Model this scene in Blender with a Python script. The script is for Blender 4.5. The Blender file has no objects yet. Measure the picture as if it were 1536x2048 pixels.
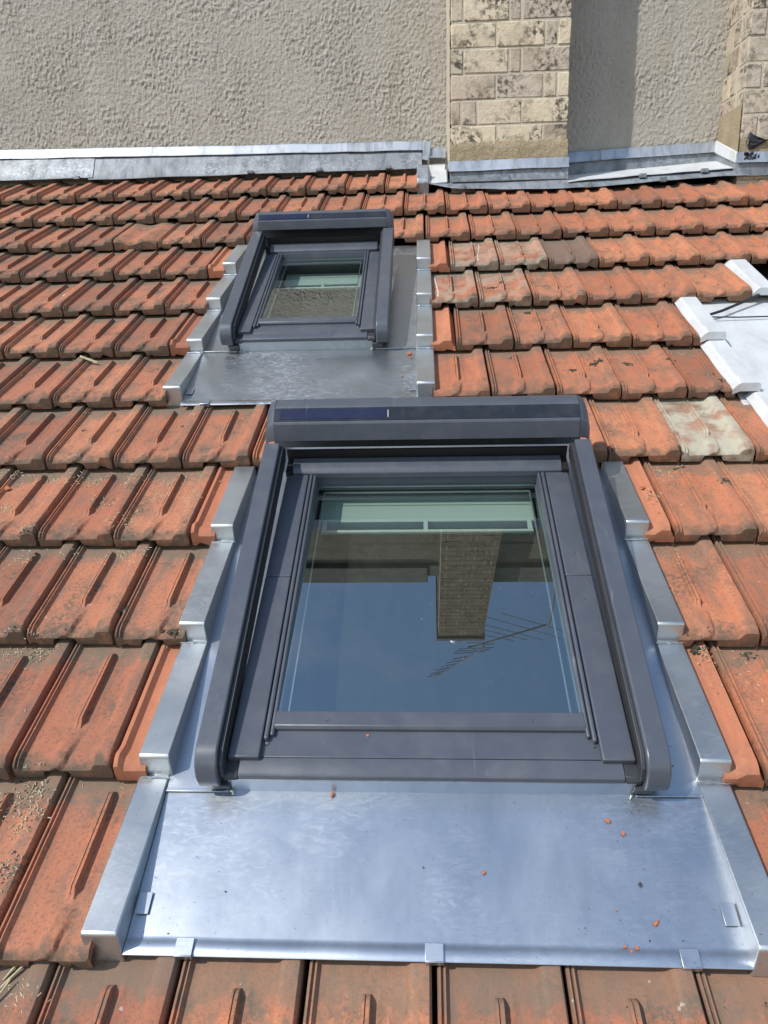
import bpy, bmesh, math, random
from mathutils import Matrix, Vector, noise

# ------------------------------------------------------------------ camera, sky, sun, exposure
scene = bpy.context.scene
COL = scene.collection
TH = math.radians(26.0)                         # roof pitch
CT, ST = math.cos(TH), math.sin(TH)
MR = Matrix(((1, 0, 0, 0), (0, CT, -ST, 0), (0, ST, CT, 0), (0, 0, 0, 1)))   # roof frame (across, up the slope, off the slope)

cam = bpy.data.cameras.new('camera')
cam.sensor_fit = 'VERTICAL'; cam.sensor_height = 24.0; cam.lens = 17.926
cam.clip_start = 0.02; cam.clip_end = 20000.0
cam_ob = bpy.data.objects.new('camera', cam); COL.objects.link(cam_ob)
cam_ob.matrix_world = MR @ Matrix(((0.998468, 0.008706, 0.054639, 0.60569),
                                   (0.035565, 0.655487, -0.754368, -0.76772),
                                   (-0.042383, 0.755156, 0.654174, 1.35086), (0, 0, 0, 1)))
scene.camera = cam_ob

SUN_EL = math.radians(48.0)
SUN_AZ = math.radians(232.5)                    # compass style, clockwise from +Y
sun_dir = Vector((math.sin(SUN_AZ) * math.cos(SUN_EL), math.cos(SUN_AZ) * math.cos(SUN_EL), math.sin(SUN_EL)))
world = bpy.data.worlds.new('World'); scene.world = world; world.use_nodes = True
wn = world.node_tree; wn.nodes.clear()
w_out = wn.nodes.new('ShaderNodeOutputWorld'); w_bg = wn.nodes.new('ShaderNodeBackground')
w_sky = wn.nodes.new('ShaderNodeTexSky'); w_sky.sky_type = 'NISHITA'; w_sky.sun_disc = False
w_sky.sun_elevation = SUN_EL; w_sky.sun_rotation = SUN_AZ
w_sky.air_density = 1.7; w_sky.dust_density = 0.6; w_sky.ozone_density = 3.5
w_bg.inputs[1].default_value = 0.135
w_tc = wn.nodes.new('ShaderNodeTexCoord'); w_nz = wn.nodes.new('ShaderNodeTexNoise'); w_rp = wn.nodes.new('ShaderNodeValToRGB')
w_nz.inputs['Scale'].default_value = 2.6; w_nz.inputs['Detail'].default_value = 7.0; w_nz.inputs['Roughness'].default_value = 0.6; w_nz.inputs['Distortion'].default_value = 0.4
w_rp.color_ramp.elements[0].position = 0.48; w_rp.color_ramp.elements[0].color = (0, 0, 0, 1)
w_rp.color_ramp.elements[1].position = 0.78; w_rp.color_ramp.elements[1].color = (0.42, 0.42, 0.42, 1)
w_bw = wn.nodes.new('ShaderNodeRGBToBW'); w_ml = wn.nodes.new('ShaderNodeMath'); w_ml.operation = 'MULTIPLY'; w_ml.inputs[1].default_value = 2.4
w_mx = wn.nodes.new('ShaderNodeMix'); w_mx.data_type = 'RGBA'      # thin drifting cloud over the whole sky
wn.links.new(w_tc.outputs['Generated'], w_nz.inputs['Vector']); wn.links.new(w_nz.outputs['Fac'], w_rp.inputs[0]); wn.links.new(w_rp.outputs[0], w_mx.inputs[0])
wn.links.new(w_sky.outputs[0], w_bw.inputs[0]); wn.links.new(w_bw.outputs[0], w_ml.inputs[0])
wn.links.new(w_sky.outputs[0], w_mx.inputs[6]); wn.links.new(w_ml.outputs[0], w_mx.inputs[7]); wn.links.new(w_mx.outputs[2], w_bg.inputs[0]); wn.links.new(w_bg.outputs[0], w_out.inputs[0])
sun = bpy.data.lights.new('sun', 'SUN'); sun.energy = 3.1; sun.angle = math.radians(0.53); sun.color = (1.0, 0.95, 0.87)
sun_ob = bpy.data.objects.new('sun', sun); COL.objects.link(sun_ob)
sun_ob.rotation_euler = (-sun_dir).to_track_quat('-Z', 'Y').to_euler(); sun_ob.location = (-6, -5, 9)
vs = scene.view_settings
vs.view_transform = 'Standard'; vs.look = 'None'; vs.gamma = 1.0; vs.exposure = 0.42; vs.use_curve_mapping = False

rnd = random.Random(7)
W, G = 0.205, 0.3322                            # tile cover width and gauge

# ------------------------------------------------------------------ materials
class NT:
    """small node helper"""
    def __init__(s, name):
        s.m = bpy.data.materials.new(name); s.m.use_nodes = True
        s.t = s.m.node_tree; s.b = s.t.nodes['Principled BSDF']; s.out = s.t.nodes['Material Output']
        s.tc = s.t.nodes.new('ShaderNodeTexCoord')
    def n(s, kind, **kw):
        nd = s.t.nodes.new('ShaderNode' + kind)
        for k, v in kw.items():
            if k.startswith('i_'): nd.inputs[k[2:].replace('_', ' ')].default_value = v
            else: setattr(nd, k, v)
        return nd
    def l(s, a, b): s.t.links.new(a, b)
    def coord(s, scale=(1, 1, 1), obj=True, rand=False):
        mp = s.n('Mapping'); s.l(s.tc.outputs['Object' if obj else 'Generated'], mp.inputs[0])
        mp.inputs['Scale'].default_value = scale
        if rand:
            oi = s.n('ObjectInfo'); mu = s.n('Math', operation='MULTIPLY'); mu.inputs[1].default_value = 37.0
            s.l(oi.outputs['Random'], mu.inputs[0])
            cb = s.n('CombineXYZ'); s.l(mu.outputs[0], cb.inputs[0]); s.l(mu.outputs[0], cb.inputs[2])
            s.l(cb.outputs[0], mp.inputs['Location'])
        return mp.outputs[0]
    def noise(s, vec, scale, detail=4, rough=0.55, dist=0.0):
        nd = s.n('TexNoise'); nd.inputs['Scale'].default_value = scale; nd.inputs['Detail'].default_value = detail
        nd.inputs['Roughness'].default_value = rough; nd.inputs['Distortion'].default_value = dist
        s.l(vec, nd.inputs['Vector']); return nd.outputs['Fac']
    def ramp(s, fac, *stops):
        r = s.n('ValToRGB'); e = r.color_ramp.elements
        while len(e) < len(stops): e.new(0.5)
        for el, (p, c) in zip(e, stops):
            el.position = p; el.color = (c, c, c, 1) if isinstance(c, (int, float)) else (*c, 1)
        s.l(fac, r.inputs[0]); return r.outputs[0]
    def mix(s, fac, a, b, mode='MIX'):
        m = s.n('Mix', data_type='RGBA', blend_type=mode)
        for sock, v in ((m.inputs[0], fac), (m.inputs[6], a), (m.inputs[7], b)):
            if isinstance(v, (int, float)): sock.default_value = v
            elif isinstance(v, tuple): sock.default_value = (*v, 1)
            else: s.l(v, sock)
        return m.outputs[2]
    def math(s, op, a, b=0.0, clamp=False):
        m = s.n('Math', operation=op, use_clamp=clamp)
        for sock, v in zip(m.inputs, (a, b)):
            if isinstance(v, (int, float)): sock.default_value = v
            else: s.l(v, sock)
        return m.outputs[0]
    def bump(s, h, strength=0.3, dist=0.002):
        b = s.n('Bump'); b.inputs['Strength'].default_value = strength; b.inputs['Distance'].default_value = dist
        s.l(h, b.inputs['Height']); s.l(b.outputs[0], s.b.inputs['Normal']); return b
    def set(s, col=None, rough=None, metal=None, spec=None):
        for k, v in (('Base Color', col), ('Roughness', rough), ('Metallic', metal), ('Specular IOR Level', spec)):
            if v is None: continue
            if isinstance(v, (int, float)): s.b.inputs[k].default_value = v
            elif isinstance(v, tuple): s.b.inputs[k].default_value = (*v, 1)
            else: s.l(v, s.b.inputs[k])
        return s.m

def sep_y(k, out='Y'):
    sx = k.n('SeparateXYZ'); k.l(k.tc.outputs['Object'], sx.inputs[0]); return sx.outputs[out]

def mat_clay(name, c_lo, c_hi, grime=1.0, pale=0.0):
    k = NT(name)
    oi = k.n('ObjectInfo')
    v1 = k.coord(rand=True)
    base = k.mix(k.noise(v1, 9, 5, 0.6), c_lo, c_hi)
    tone = k.ramp(oi.outputs['Random'], (0.0, (0.70, 0.70, 0.74)), (0.25, (0.95, 0.90, 0.90)), (0.65, (1.04, 1.02, 1.0)), (1.0, (1.16, 1.20, 1.16)))
    base = k.mix(1.0, base, tone, 'MULTIPLY')
    # streaks of soot and lichen running down the tile, own shapes
    st = k.ramp(k.noise(k.coord((24, 7, 10), rand=True), 1.0, 6, 0.68), (0.46, 0.0), (0.66, 1.0))
    base = k.mix(k.math('MULTIPLY', st, 0.56 * grime), base, (0.155, 0.115, 0.088))
    fine = k.ramp(k.noise(v1, 160, 3, 0.7), (0.36, 1.0), (0.48, 0.0))
    base = k.mix(k.math('MULTIPLY', fine, 0.40 * grime), base, (0.10, 0.07, 0.05))
    blot = k.math('MULTIPLY', k.ramp(k.noise(k.coord(rand=True), 11, 4, 0.6), (0.52, 0.0), (0.66, 1.0)), k.ramp(k.noise(v1, 95, 4, 0.75), (0.42, 0.0), (0.56, 1.0)))
    base = k.mix(k.math('MULTIPLY', blot, 0.75 * grime), base, (0.095, 0.082, 0.062))
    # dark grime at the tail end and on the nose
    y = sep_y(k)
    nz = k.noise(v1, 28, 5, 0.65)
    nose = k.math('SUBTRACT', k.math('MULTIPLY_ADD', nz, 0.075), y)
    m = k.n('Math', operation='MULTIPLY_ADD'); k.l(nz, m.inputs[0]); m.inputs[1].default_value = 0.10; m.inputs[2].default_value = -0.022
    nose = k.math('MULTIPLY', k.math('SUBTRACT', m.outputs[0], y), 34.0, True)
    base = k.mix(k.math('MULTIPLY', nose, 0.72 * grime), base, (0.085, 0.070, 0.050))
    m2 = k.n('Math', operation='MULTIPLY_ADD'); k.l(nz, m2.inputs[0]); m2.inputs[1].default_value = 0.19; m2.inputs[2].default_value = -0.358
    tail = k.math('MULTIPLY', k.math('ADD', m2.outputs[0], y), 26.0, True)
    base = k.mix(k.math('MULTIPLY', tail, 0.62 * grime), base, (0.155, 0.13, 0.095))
    lich = k.ramp(k.noise(k.coord(rand=True), 52, 3, 0.5), (0.73, 0.0), (0.77, 1.0))
    base = k.mix(k.math('MULTIPLY', lich, 0.6 * grime), base, (0.46, 0.44, 0.38))
    if pale:
        pl = k.ramp(k.noise(v1, 13, 5, 0.6), (0.40, 0.0), (0.56, 1.0))
        base = k.mix(k.math('MULTIPLY', pl, pale), base, (0.42, 0.39, 0.30))
    h = k.math('ADD', k.noise(v1, 300, 4, 0.7), k.math('MULTIPLY', k.noise(v1, 60, 3), 2.0))
    k.bump(h, 0.35, 0.0022)
    return k.set(base, k.ramp(nz, (0.3, 0.72), (0.7, 0.9)), 0.0, 0.35)

CLAY = mat_clay('clay_tile', (0.37, 0.134, 0.068), (0.495, 0.198, 0.108))
CLAY_L = mat_clay('clay_tile_dull', (0.335, 0.125, 0.070), (0.43, 0.175, 0.100), 1.2)
CLAY_NEW = mat_clay('clay_tile_new', (0.39, 0.142, 0.076), (0.46, 0.175, 0.097), 0.35)
CLAY_GREY = mat_clay('clay_tile_grey', (0.17, 0.105, 0.08), (0.23, 0.15, 0.115), 1.0)
CLAY_CEM = mat_clay('clay_tile_cement', (0.36, 0.20, 0.13), (0.40, 0.26, 0.19), 0.8, 0.95)
CLAY_PALE = mat_clay('clay_tile_limed', (0.37, 0.12, 0.06), (0.45, 0.18, 0.10), 1.2, 0.38)

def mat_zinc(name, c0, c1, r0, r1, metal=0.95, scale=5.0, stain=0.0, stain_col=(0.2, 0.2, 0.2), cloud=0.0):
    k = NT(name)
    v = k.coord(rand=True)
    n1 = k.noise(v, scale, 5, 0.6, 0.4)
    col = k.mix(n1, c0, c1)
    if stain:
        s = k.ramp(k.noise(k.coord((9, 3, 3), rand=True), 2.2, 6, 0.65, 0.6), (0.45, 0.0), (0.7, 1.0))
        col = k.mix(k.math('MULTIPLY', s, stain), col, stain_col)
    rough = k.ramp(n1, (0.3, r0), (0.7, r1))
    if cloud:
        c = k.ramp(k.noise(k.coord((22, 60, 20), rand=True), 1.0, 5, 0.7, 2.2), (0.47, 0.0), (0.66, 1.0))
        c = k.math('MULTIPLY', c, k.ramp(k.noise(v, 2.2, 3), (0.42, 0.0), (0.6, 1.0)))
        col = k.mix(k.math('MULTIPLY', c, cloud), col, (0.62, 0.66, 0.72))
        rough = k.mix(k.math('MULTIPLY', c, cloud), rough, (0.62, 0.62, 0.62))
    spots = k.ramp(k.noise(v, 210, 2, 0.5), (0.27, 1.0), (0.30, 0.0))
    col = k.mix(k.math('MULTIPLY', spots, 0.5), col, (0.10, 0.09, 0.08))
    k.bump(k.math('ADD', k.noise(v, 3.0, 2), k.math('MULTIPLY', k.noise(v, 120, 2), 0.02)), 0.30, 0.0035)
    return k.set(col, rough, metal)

ZINC = mat_zinc('zinc_new', (0.41, 0.45, 0.51), (0.49, 0.53, 0.58), 0.34, 0.46, scale=4.0, stain=0.35, stain_col=(0.30, 0.33, 0.37), cloud=0.30)
ZINC_RAIL = mat_zinc('zinc_rail', (0.49, 0.51, 0.52), (0.63, 0.65, 0.655), 0.36, 0.52, cloud=0.40)
ZINC_SMALL = mat_zinc('zinc_hazed', (0.36, 0.38, 0.40), (0.52, 0.55, 0.58), 0.28, 0.45, cloud=0.9)
ZINC_OLD = mat_zinc('zinc_weathered', (0.30, 0.33, 0.375), (0.46, 0.49, 0.54), 0.42, 0.58, 0.6, 6.0, 0.8, (0.17, 0.18, 0.19))
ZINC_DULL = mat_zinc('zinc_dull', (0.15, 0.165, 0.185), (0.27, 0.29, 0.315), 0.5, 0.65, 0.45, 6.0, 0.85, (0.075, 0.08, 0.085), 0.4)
ZINC_PALE = mat_zinc('zinc_pale', (0.58, 0.60, 0.62), (0.74, 0.75, 0.76), 0.5, 0.65, 0.30, 7.0, 0.35, (0.40, 0.39, 0.36))

def mat_alu(name, c, rough=0.42, dust=0.08):
    k = NT(name); v = k.coord()
    d = k.ramp(k.noise(v, 14, 5, 0.65), (0.45, 0.0), (0.75, 1.0))
    col = k.mix(k.math('MULTIPLY', d, dust), c, (0.33, 0.32, 0.31))
    sm = k.ramp(k.noise(k.coord((40, 7, 20)), 1.0, 4, 0.6, 1.0), (0.66, 0.0), (0.76, 1.0))
    col = k.mix(k.math('MULTIPLY', sm, dust * 1.6), col, (0.42, 0.42, 0.42))
    k.bump(k.noise(v, 900, 2), 0.06, 0.0006)
    return k.set(col, k.ramp(k.noise(v, 30, 3), (0.3, rough - 0.05), (0.7, rough + 0.08)), 0.0, 0.55)
ALU = mat_alu('grey_lacquered_aluminium', (0.068, 0.076, 0.096), 0.34)
ALU_D = mat_alu('dark_channel_aluminium', (0.030, 0.032, 0.038), 0.45, 0.05)
RUBBER_SHADE = NT('black_rubber_and_slot_shade').set((0.012, 0.012, 0.013), 0.6)  # seal rubber; also colours the shaded gap under the hood
BLACKG = mat_alu('black_gloss_strip', (0.016, 0.018, 0.022), 0.16, 0.06)
SOLAR = mat_alu('blue_solar_cells', (0.012, 0.014, 0.042), 0.12, 0.03)
SPACER = NT('aluminium_spacer').set((0.62, 0.68, 0.66), 0.35, 0.8)
PAINTW = NT('white_painted_wood').set((0.55, 0.59, 0.56), 0.5)
UNLIT_ROOM = NT('unlit_room_shade').set((0.022, 0.021, 0.020), 0.9)  # the room's lack of light put into a near-black colour
WHITEM = NT('white_mark').set((0.8, 0.8, 0.8), 0.6)
STEEL = NT('screw_steel').set((0.25, 0.25, 0.27), 0.35, 0.9)

def mat_glass():
    k = NT('window_glass'); t = k.t
    t.nodes.remove(k.b)
    tr = k.n('BsdfTransparent'); tr.inputs[0].default_value = (0.80, 0.92, 0.87, 1)
    gl = k.n('BsdfGlossy'); gl.inputs['Roughness'].default_value = 0.004; gl.inputs[0].default_value = (0.93, 1.0, 1.0, 1)
    df = k.n('BsdfDiffuse'); df.inputs[0].default_value = (0.6, 0.6, 0.58, 1)
    fr = k.n('Fresnel'); fr.inputs['IOR'].default_value = 3.7
    bp = k.n('Bump'); bp.inputs['Strength'].default_value = 0.012; bp.inputs['Distance'].default_value = 0.01
    k.l(k.noise(k.coord(), 3.0, 1), bp.inputs['Height']); k.l(bp.outputs[0], gl.inputs['Normal'])
    ge = k.n('NewGeometry')
    fac = k.math('ADD', k.math('MULTIPLY', fr.outputs[0], k.math('SUBTRACT', 1.0, ge.outputs['Backfacing'])), k.math('MULTIPLY', ge.outputs['Backfacing'], 0.36), True)
    mx = k.n('MixShader'); k.l(fac, mx.inputs[0]); k.l(tr.outputs[0], mx.inputs[1]); k.l(gl.outputs[0], mx.inputs[2])
    dust = k.ramp(k.noise(k.coord(), 190, 2, 0.5), (0.765, 0.0), (0.785, 1.0))
    film = k.ramp(k.noise(k.coord((30, 3, 10)), 1.0, 4), (0.4, 0.0), (0.8, 0.008))
    d2 = k.math('ADD', k.math('MULTIPLY', dust, 0.6), film, True)
    m2 = k.n('MixShader'); k.l(d2, m2.inputs[0]); k.l(mx.outputs[0], m2.inputs[1]); k.l(df.outputs[0], m2.inputs[2])
    k.l(m2.outputs[0], k.out.inputs['Surface']); return k.m
GLASS = mat_glass()

def mat_stucco():
    k = NT('roughcast_render'); v = k.coord()
    c = k.mix(k.noise(v, 2.2, 5, 0.6), (0.53, 0.52, 0.495), (0.67, 0.665, 0.65))
    c = k.mix(k.ramp(k.noise(v, 1.1, 4, 0.6, 0.5), (0.48, 0.0), (0.66, 0.75)), c, (0.50, 0.51, 0.52))
    c = k.mix(k.math('MULTIPLY', k.ramp(k.noise(v, 40, 5, 0.7), (0.30, 1.0), (0.46, 0.0)), 0.40), c, (0.27, 0.245, 0.20))
    stk = k.ramp(k.noise(k.coord((7, 7, 0.9)), 1.0, 5, 0.6, 0.6), (0.48, 0.0), (0.72, 1.0))
    c = k.mix(k.math('MULTIPLY', stk, 0.38), c, (0.30, 0.285, 0.25))
    crk = k.ramp(k.noise(k.coord((30, 30, 14)), 1.0, 6, 0.75, 1.2), (0.30, 1.0), (0.37, 0.0))
    c = k.mix(k.math('MULTIPLY', crk, 0.6), c, (0.16, 0.15, 0.13))
    # damp band low on the wall with a ragged upper edge
    z = sep_y(k, 'Z')
    nz = k.noise(v, 5, 5, 0.6)
    m = k.n('Math', operation='MULTIPLY_ADD'); k.l(nz, m.inputs[0]); m.inputs[1].default_value = 0.34; m.inputs[2].default_value = 1.60
    low = k.math('MULTIPLY', k.math('SUBTRACT', m.outputs[0], z), 16.0, True)
    c = k.mix(k.math('MULTIPLY', low, 0.55), c, (0.30, 0.245, 0.165))
    h = k.math('ADD', k.math('MULTIPLY', k.noise(k.coord((120, 120, 62)), 1.0, 5, 0.7, 0.8), 1.0), k.math('MULTIPLY', k.noise(v, 260, 3, 0.7), 0.35))
    k.bump(h, 0.9, 0.006)
    return k.set(c, 0.95, 0.0, 0.15)
STUCCO = mat_stucco()

def mat_brick(name, a, b, soot):
    k = NT(name); v = k.coord(rand=True); oi = k.n('ObjectInfo')
    c = k.mix(k.noise(v, 8, 5, 0.6), a, b)
    c = k.mix(1.0, c, k.ramp(oi.outputs['Random'], (0, (0.62, 0.60, 0.58)), (0.2, (0.98, 0.90, 0.88)), (0.45, (0.88, 0.86, 0.85)), (0.7, (1.02, 0.98, 0.90)), (1, (1.18, 1.13, 1.02))), 'MULTIPLY')
    patch = k.ramp(k.noise(v, 6, 3, 0.5), (0.42, 0.0), (0.56, 1.0))
    sp = k.ramp(k.noise(v, 34, 5, 0.72), (0.46, 0.0), (0.58, 1.0))
    c = k.mix(k.math('MULTIPLY', k.math('MULTIPLY', patch, sp), soot), c, (0.045, 0.040, 0.035))
    c = k.mix(k.math('MULTIPLY', k.ramp(k.noise(v, 5, 2), (0.55, 0.0), (0.75, 1.0)), soot * 0.6), c, (0.22, 0.17, 0.12))
    k.bump(k.math('ADD', k.noise(v, 55, 5, 0.7), k.math('MULTIPLY', sp, -0.5)), 0.6, 0.004)
    return k.set(c, 0.92, 0.0, 0.15)
BRICK = mat_brick('tan_brick', (0.45, 0.39, 0.31), (0.64, 0.575, 0.475), 0.92)
def mat_grain(name, a, b, scale=90, bump=0.8, dist=0.005):
    k = NT(name); v = k.coord()
    c = k.mix(k.ramp(k.noise(v, scale, 4, 0.7), (0.3, 0.0), (0.7, 1.0)), a, b)
    c = k.mix(k.ramp(k.noise(v, 6, 4), (0.4, 0.0), (0.7, 0.5)), c, tuple(x * 0.7 for x in a))
    k.bump(k.noise(v, scale, 5, 0.7), bump, dist)
    return k.set(c, 0.95, 0.0, 0.15)
MORTAR = mat_grain('lime_mortar', (0.46, 0.41, 0.32), (0.60, 0.54, 0.44))
RENDER = mat_grain('pebbly_cement_render', (0.27, 0.21, 0.135), (0.52, 0.43, 0.29), 120, 1.0, 0.008)
DIMWALL = mat_grain('mirror_dimmed_render', (0.13, 0.115, 0.09), (0.22, 0.195, 0.15), 40, 0.8, 0.01)  # upper wall darkened in colour to dim its mirror image in the glass
DIMBRICK = mat_brick('mirror_dimmed_brick', (0.15, 0.12, 0.085), (0.26, 0.215, 0.15), 0.9)  # upper bricks darkened too, so the mirrored chimney looks dimmer
COPE = mat_grain('dark_coping_stone', (0.10, 0.095, 0.085), (0.16, 0.15, 0.13), 30)
DECK = mat_grain('dark_battens', (0.03, 0.026, 0.022), (0.05, 0.043, 0.036), 40)
GROUND = mat_grain('town_ground', (0.10, 0.095, 0.085), (0.17, 0.15, 0.13), 0.4, 0.1, 0.1)
MOSS = mat_grain('dry_moss', (0.035, 0.034, 0.024), (0.12, 0.11, 0.075), 200, 1.0, 0.004)
STRAWM = mat_grain('straw', (0.36, 0.31, 0.19), (0.55, 0.48, 0.33), 60, 0.3)
CHIPM = mat_grain('broken_clay', (0.42, 0.125, 0.055), (0.50, 0.18, 0.09), 120, 0.4)
GRITM = mat_grain('dark_grit', (0.03, 0.027, 0.024), (0.09, 0.075, 0.06), 120, 0.4)
BLACKP = NT('black_plastic').set((0.016, 0.017, 0.021), 0.5)
LIMEM = mat_grain('white_lime_drip', (0.55, 0.53, 0.48), (0.68, 0.66, 0.60), 100, 0.5)
LICHM = mat_grain('grey_lichen', (0.30, 0.30, 0.24), (0.50, 0.49, 0.41), 150, 1.0)

# ------------------------------------------------------------------ mesh helpers
class MB:
    def __init__(s): s.v = []; s.f = []
    def add(s, vs, fs):
        o = len(s.v); s.v += [tuple(x) for x in vs]; s.f += [tuple(i + o for i in f) for f in fs]; return s
    def box(s, x0, x1, y0, y1, z0, z1):
        return s.add([(x0, y0, z0), (x1, y0, z0), (x1, y1, z0), (x0, y1, z0), (x0, y0, z1), (x1, y0, z1), (x1, y1, z1), (x0, y1, z1)],
                     [(0, 3, 2, 1), (4, 5, 6, 7), (0, 1, 5, 4), (1, 2, 6, 5), (2, 3, 7, 6), (3, 0, 4, 7)])
    def hexa(s, p):      # 8 corners in box order
        return s.add(p, [(0, 3, 2, 1), (4, 5, 6, 7), (0, 1, 5, 4), (1, 2, 6, 5), (2, 3, 7, 6), (3, 0, 4, 7)])
    def prism_x(s, poly, x0, x1):   # poly of (y, z), counter-clockwise seen from +x
        n = len(poly)
        vs_ = [(x0, y, z) for y, z in poly] + [(x1, y, z) for y, z in poly]
        fs = [tuple(range(n))[::-1], tuple(range(n, 2 * n))] + [(i, (i + 1) % n, n + (i + 1) % n, n + i) for i in range(n)]
        return s.add(vs_, fs)
    def tube(s, path, r, k=8, cap=True):
        path = [Vector(p) for p in path]; rings = []
        up0 = Vector((0.3, 0.2, 1)).normalized()
        for i, p in enumerate(path):
            d = (path[min(i + 1, len(path) - 1)] - path[max(i - 1, 0)]).normalized()
            a = d.cross(up0)
            if a.length < 1e-4: a = d.cross(Vector((1, 0, 0)))
            a.normalize(); b = d.cross(a)
            rr = r[i] if isinstance(r, (list, tuple)) else r
            rings.append([p + a * math.cos(t) * rr + b * math.sin(t) * rr for t in (2 * math.pi * j / k for j in range(k))])
        o = [q for rg in rings for q in rg]; fs = []
        for i in range(len(path) - 1):
            for j in range(k): fs.append((i * k + j, i * k + (j + 1) % k, (i + 1) * k + (j + 1) % k, (i + 1) * k + j))
        if cap: fs += [tuple(range(k))[::-1], tuple(range((len(path) - 1) * k, len(path) * k))]
        return s.add(o, fs)
    def disc(s, c, r, h, k=12):
        x, y, z = c
        vs_ = [(x + r * math.cos(2 * math.pi * j / k), y + r * math.sin(2 * math.pi * j / k), z) for j in range(k)]
        vs_ += [(x + 0.7 * r * math.cos(2 * math.pi * j / k), y + 0.7 * r * math.sin(2 * math.pi * j / k), z + h) for j in range(k)]
        return s.add(vs_, [(j, (j + 1) % k, k + (j + 1) % k, k + j) for j in range(k)] + [tuple(range(k, 2 * k))])
    def sheet(s, rows, t=0.0):      # rows: list of point rows -> a skin; t gives thickness along -z
        nr, nc = len(rows), len(rows[0])
        vs_ = [p for r in rows for p in r]
        fs = [(i * nc + j, i * nc + j + 1, (i + 1) * nc + j + 1, (i + 1) * nc + j) for i in range(nr - 1) for j in range(nc - 1)]
        s.add(vs_, fs)
        if t:
            lo = [(p[0], p[1], p[2] - t) for p in vs_]
            o = len(s.v) - len(vs_); s.v += lo; b = o + len(vs_)
            s.f += [tuple(b + i for i in f[::-1]) for f in fs]
            edge = [j for j in range(nc)] + [i * nc + nc - 1 for i in range(1, nr)] + [(nr - 1) * nc + j for j in range(nc - 2, -1, -1)] + [i * nc for i in range(nr - 2, 0, -1)]
            for a, c in zip(edge, edge[1:] + edge[:1]): s.f.append((o + a, b + a, b + c, o + c))
        return s
    def mesh(s, name, org=(0, 0, 0), sharp=35, smooth=True):
        me = bpy.data.meshes.new(name)
        me.from_pydata([(x - org[0], y - org[1], z - org[2]) for x, y, z in s.v], [], s.f)
        me.validate(); me.update()
        if smooth:
            me.polygons.foreach_set('use_smooth', [True] * len(me.polygons))
            me.set_sharp_from_angle(angle=math.radians(sharp))
        return me

def link(name, me, mat, parent=None, matrix=None, bevel=0.0, seg=2):
    o = bpy.data.objects.new(name, me); COL.objects.link(o)
    if mat and not me.materials: me.materials.append(mat)
    if parent is not None: o.parent = parent
    if matrix is not None: o.matrix_world = matrix if parent is None else matrix
    if bevel:
        b = o.modifiers.new('bevel', 'BEVEL'); b.width = bevel; b.segments = seg; b.limit_method = 'ANGLE'; b.angle_limit = math.radians(35)
        b.harden_normals = False
    return o

class Thing:
    """an Empty at the thing's base that parents its parts; geometry is given in frame coordinates"""
    def __init__(s, name, label, cat, org, frame=MR, group=None):
        s.o = bpy.data.objects.new(name, None); COL.objects.link(s.o); s.o.empty_display_size = 0.05
        s.org = org; s.o.matrix_world = frame @ Matrix.Translation(org)
        s.o['label'] = label; s.o['category'] = cat
        if group: s.o['group'] = group
    def part(s, name, mb, mat, bevel=0.0, parent=None, label=None, kind=None, seg=2, sharp=35):
        o = link(name, mb.mesh(name, s.org, sharp), mat, parent or s.o, None, bevel, seg)
        if label: o['label'] = label
        if kind: o['kind'] = kind
        return o
ID = Matrix.Identity(4)
def single(name, mb, mat, label, cat, org, frame=MR, group=None, bevel=0.0, kind=None):
    o = link(name, mb.mesh(name, org), mat, None, None, bevel); o.matrix_world = frame @ Matrix.Translation(org)
    o['label'] = label
    if kind: o['kind'] = kind
    else: o['category'] = cat
    if group: o['group'] = group
    return o
def sstep(a, b, x):
    t = max(0.0, min(1.0, (x - a) / (b - a))); return t * t * (3 - 2 * t)

# ------------------------------------------------------------------ ground and roof
gm = MB().sheet([[(-4000, -4000, -9), (4000, -4000, -9)], [(-4000, 4000, -9), (4000, 4000, -9)]])
g = link('ground', gm.mesh('ground'), GROUND); g['kind'] = 'structure'; g['label'] = 'distant town ground far below the roof'

dm = MB().box(-6, 7, -2.4, 3.70, -0.14, -0.075)
roof = link('roof', dm.mesh('roof'), DECK); roof.matrix_world = MR
roof['kind'] = 'structure'; roof['label'] = 'pitched roof of orange interlocking clay tiles'

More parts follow.
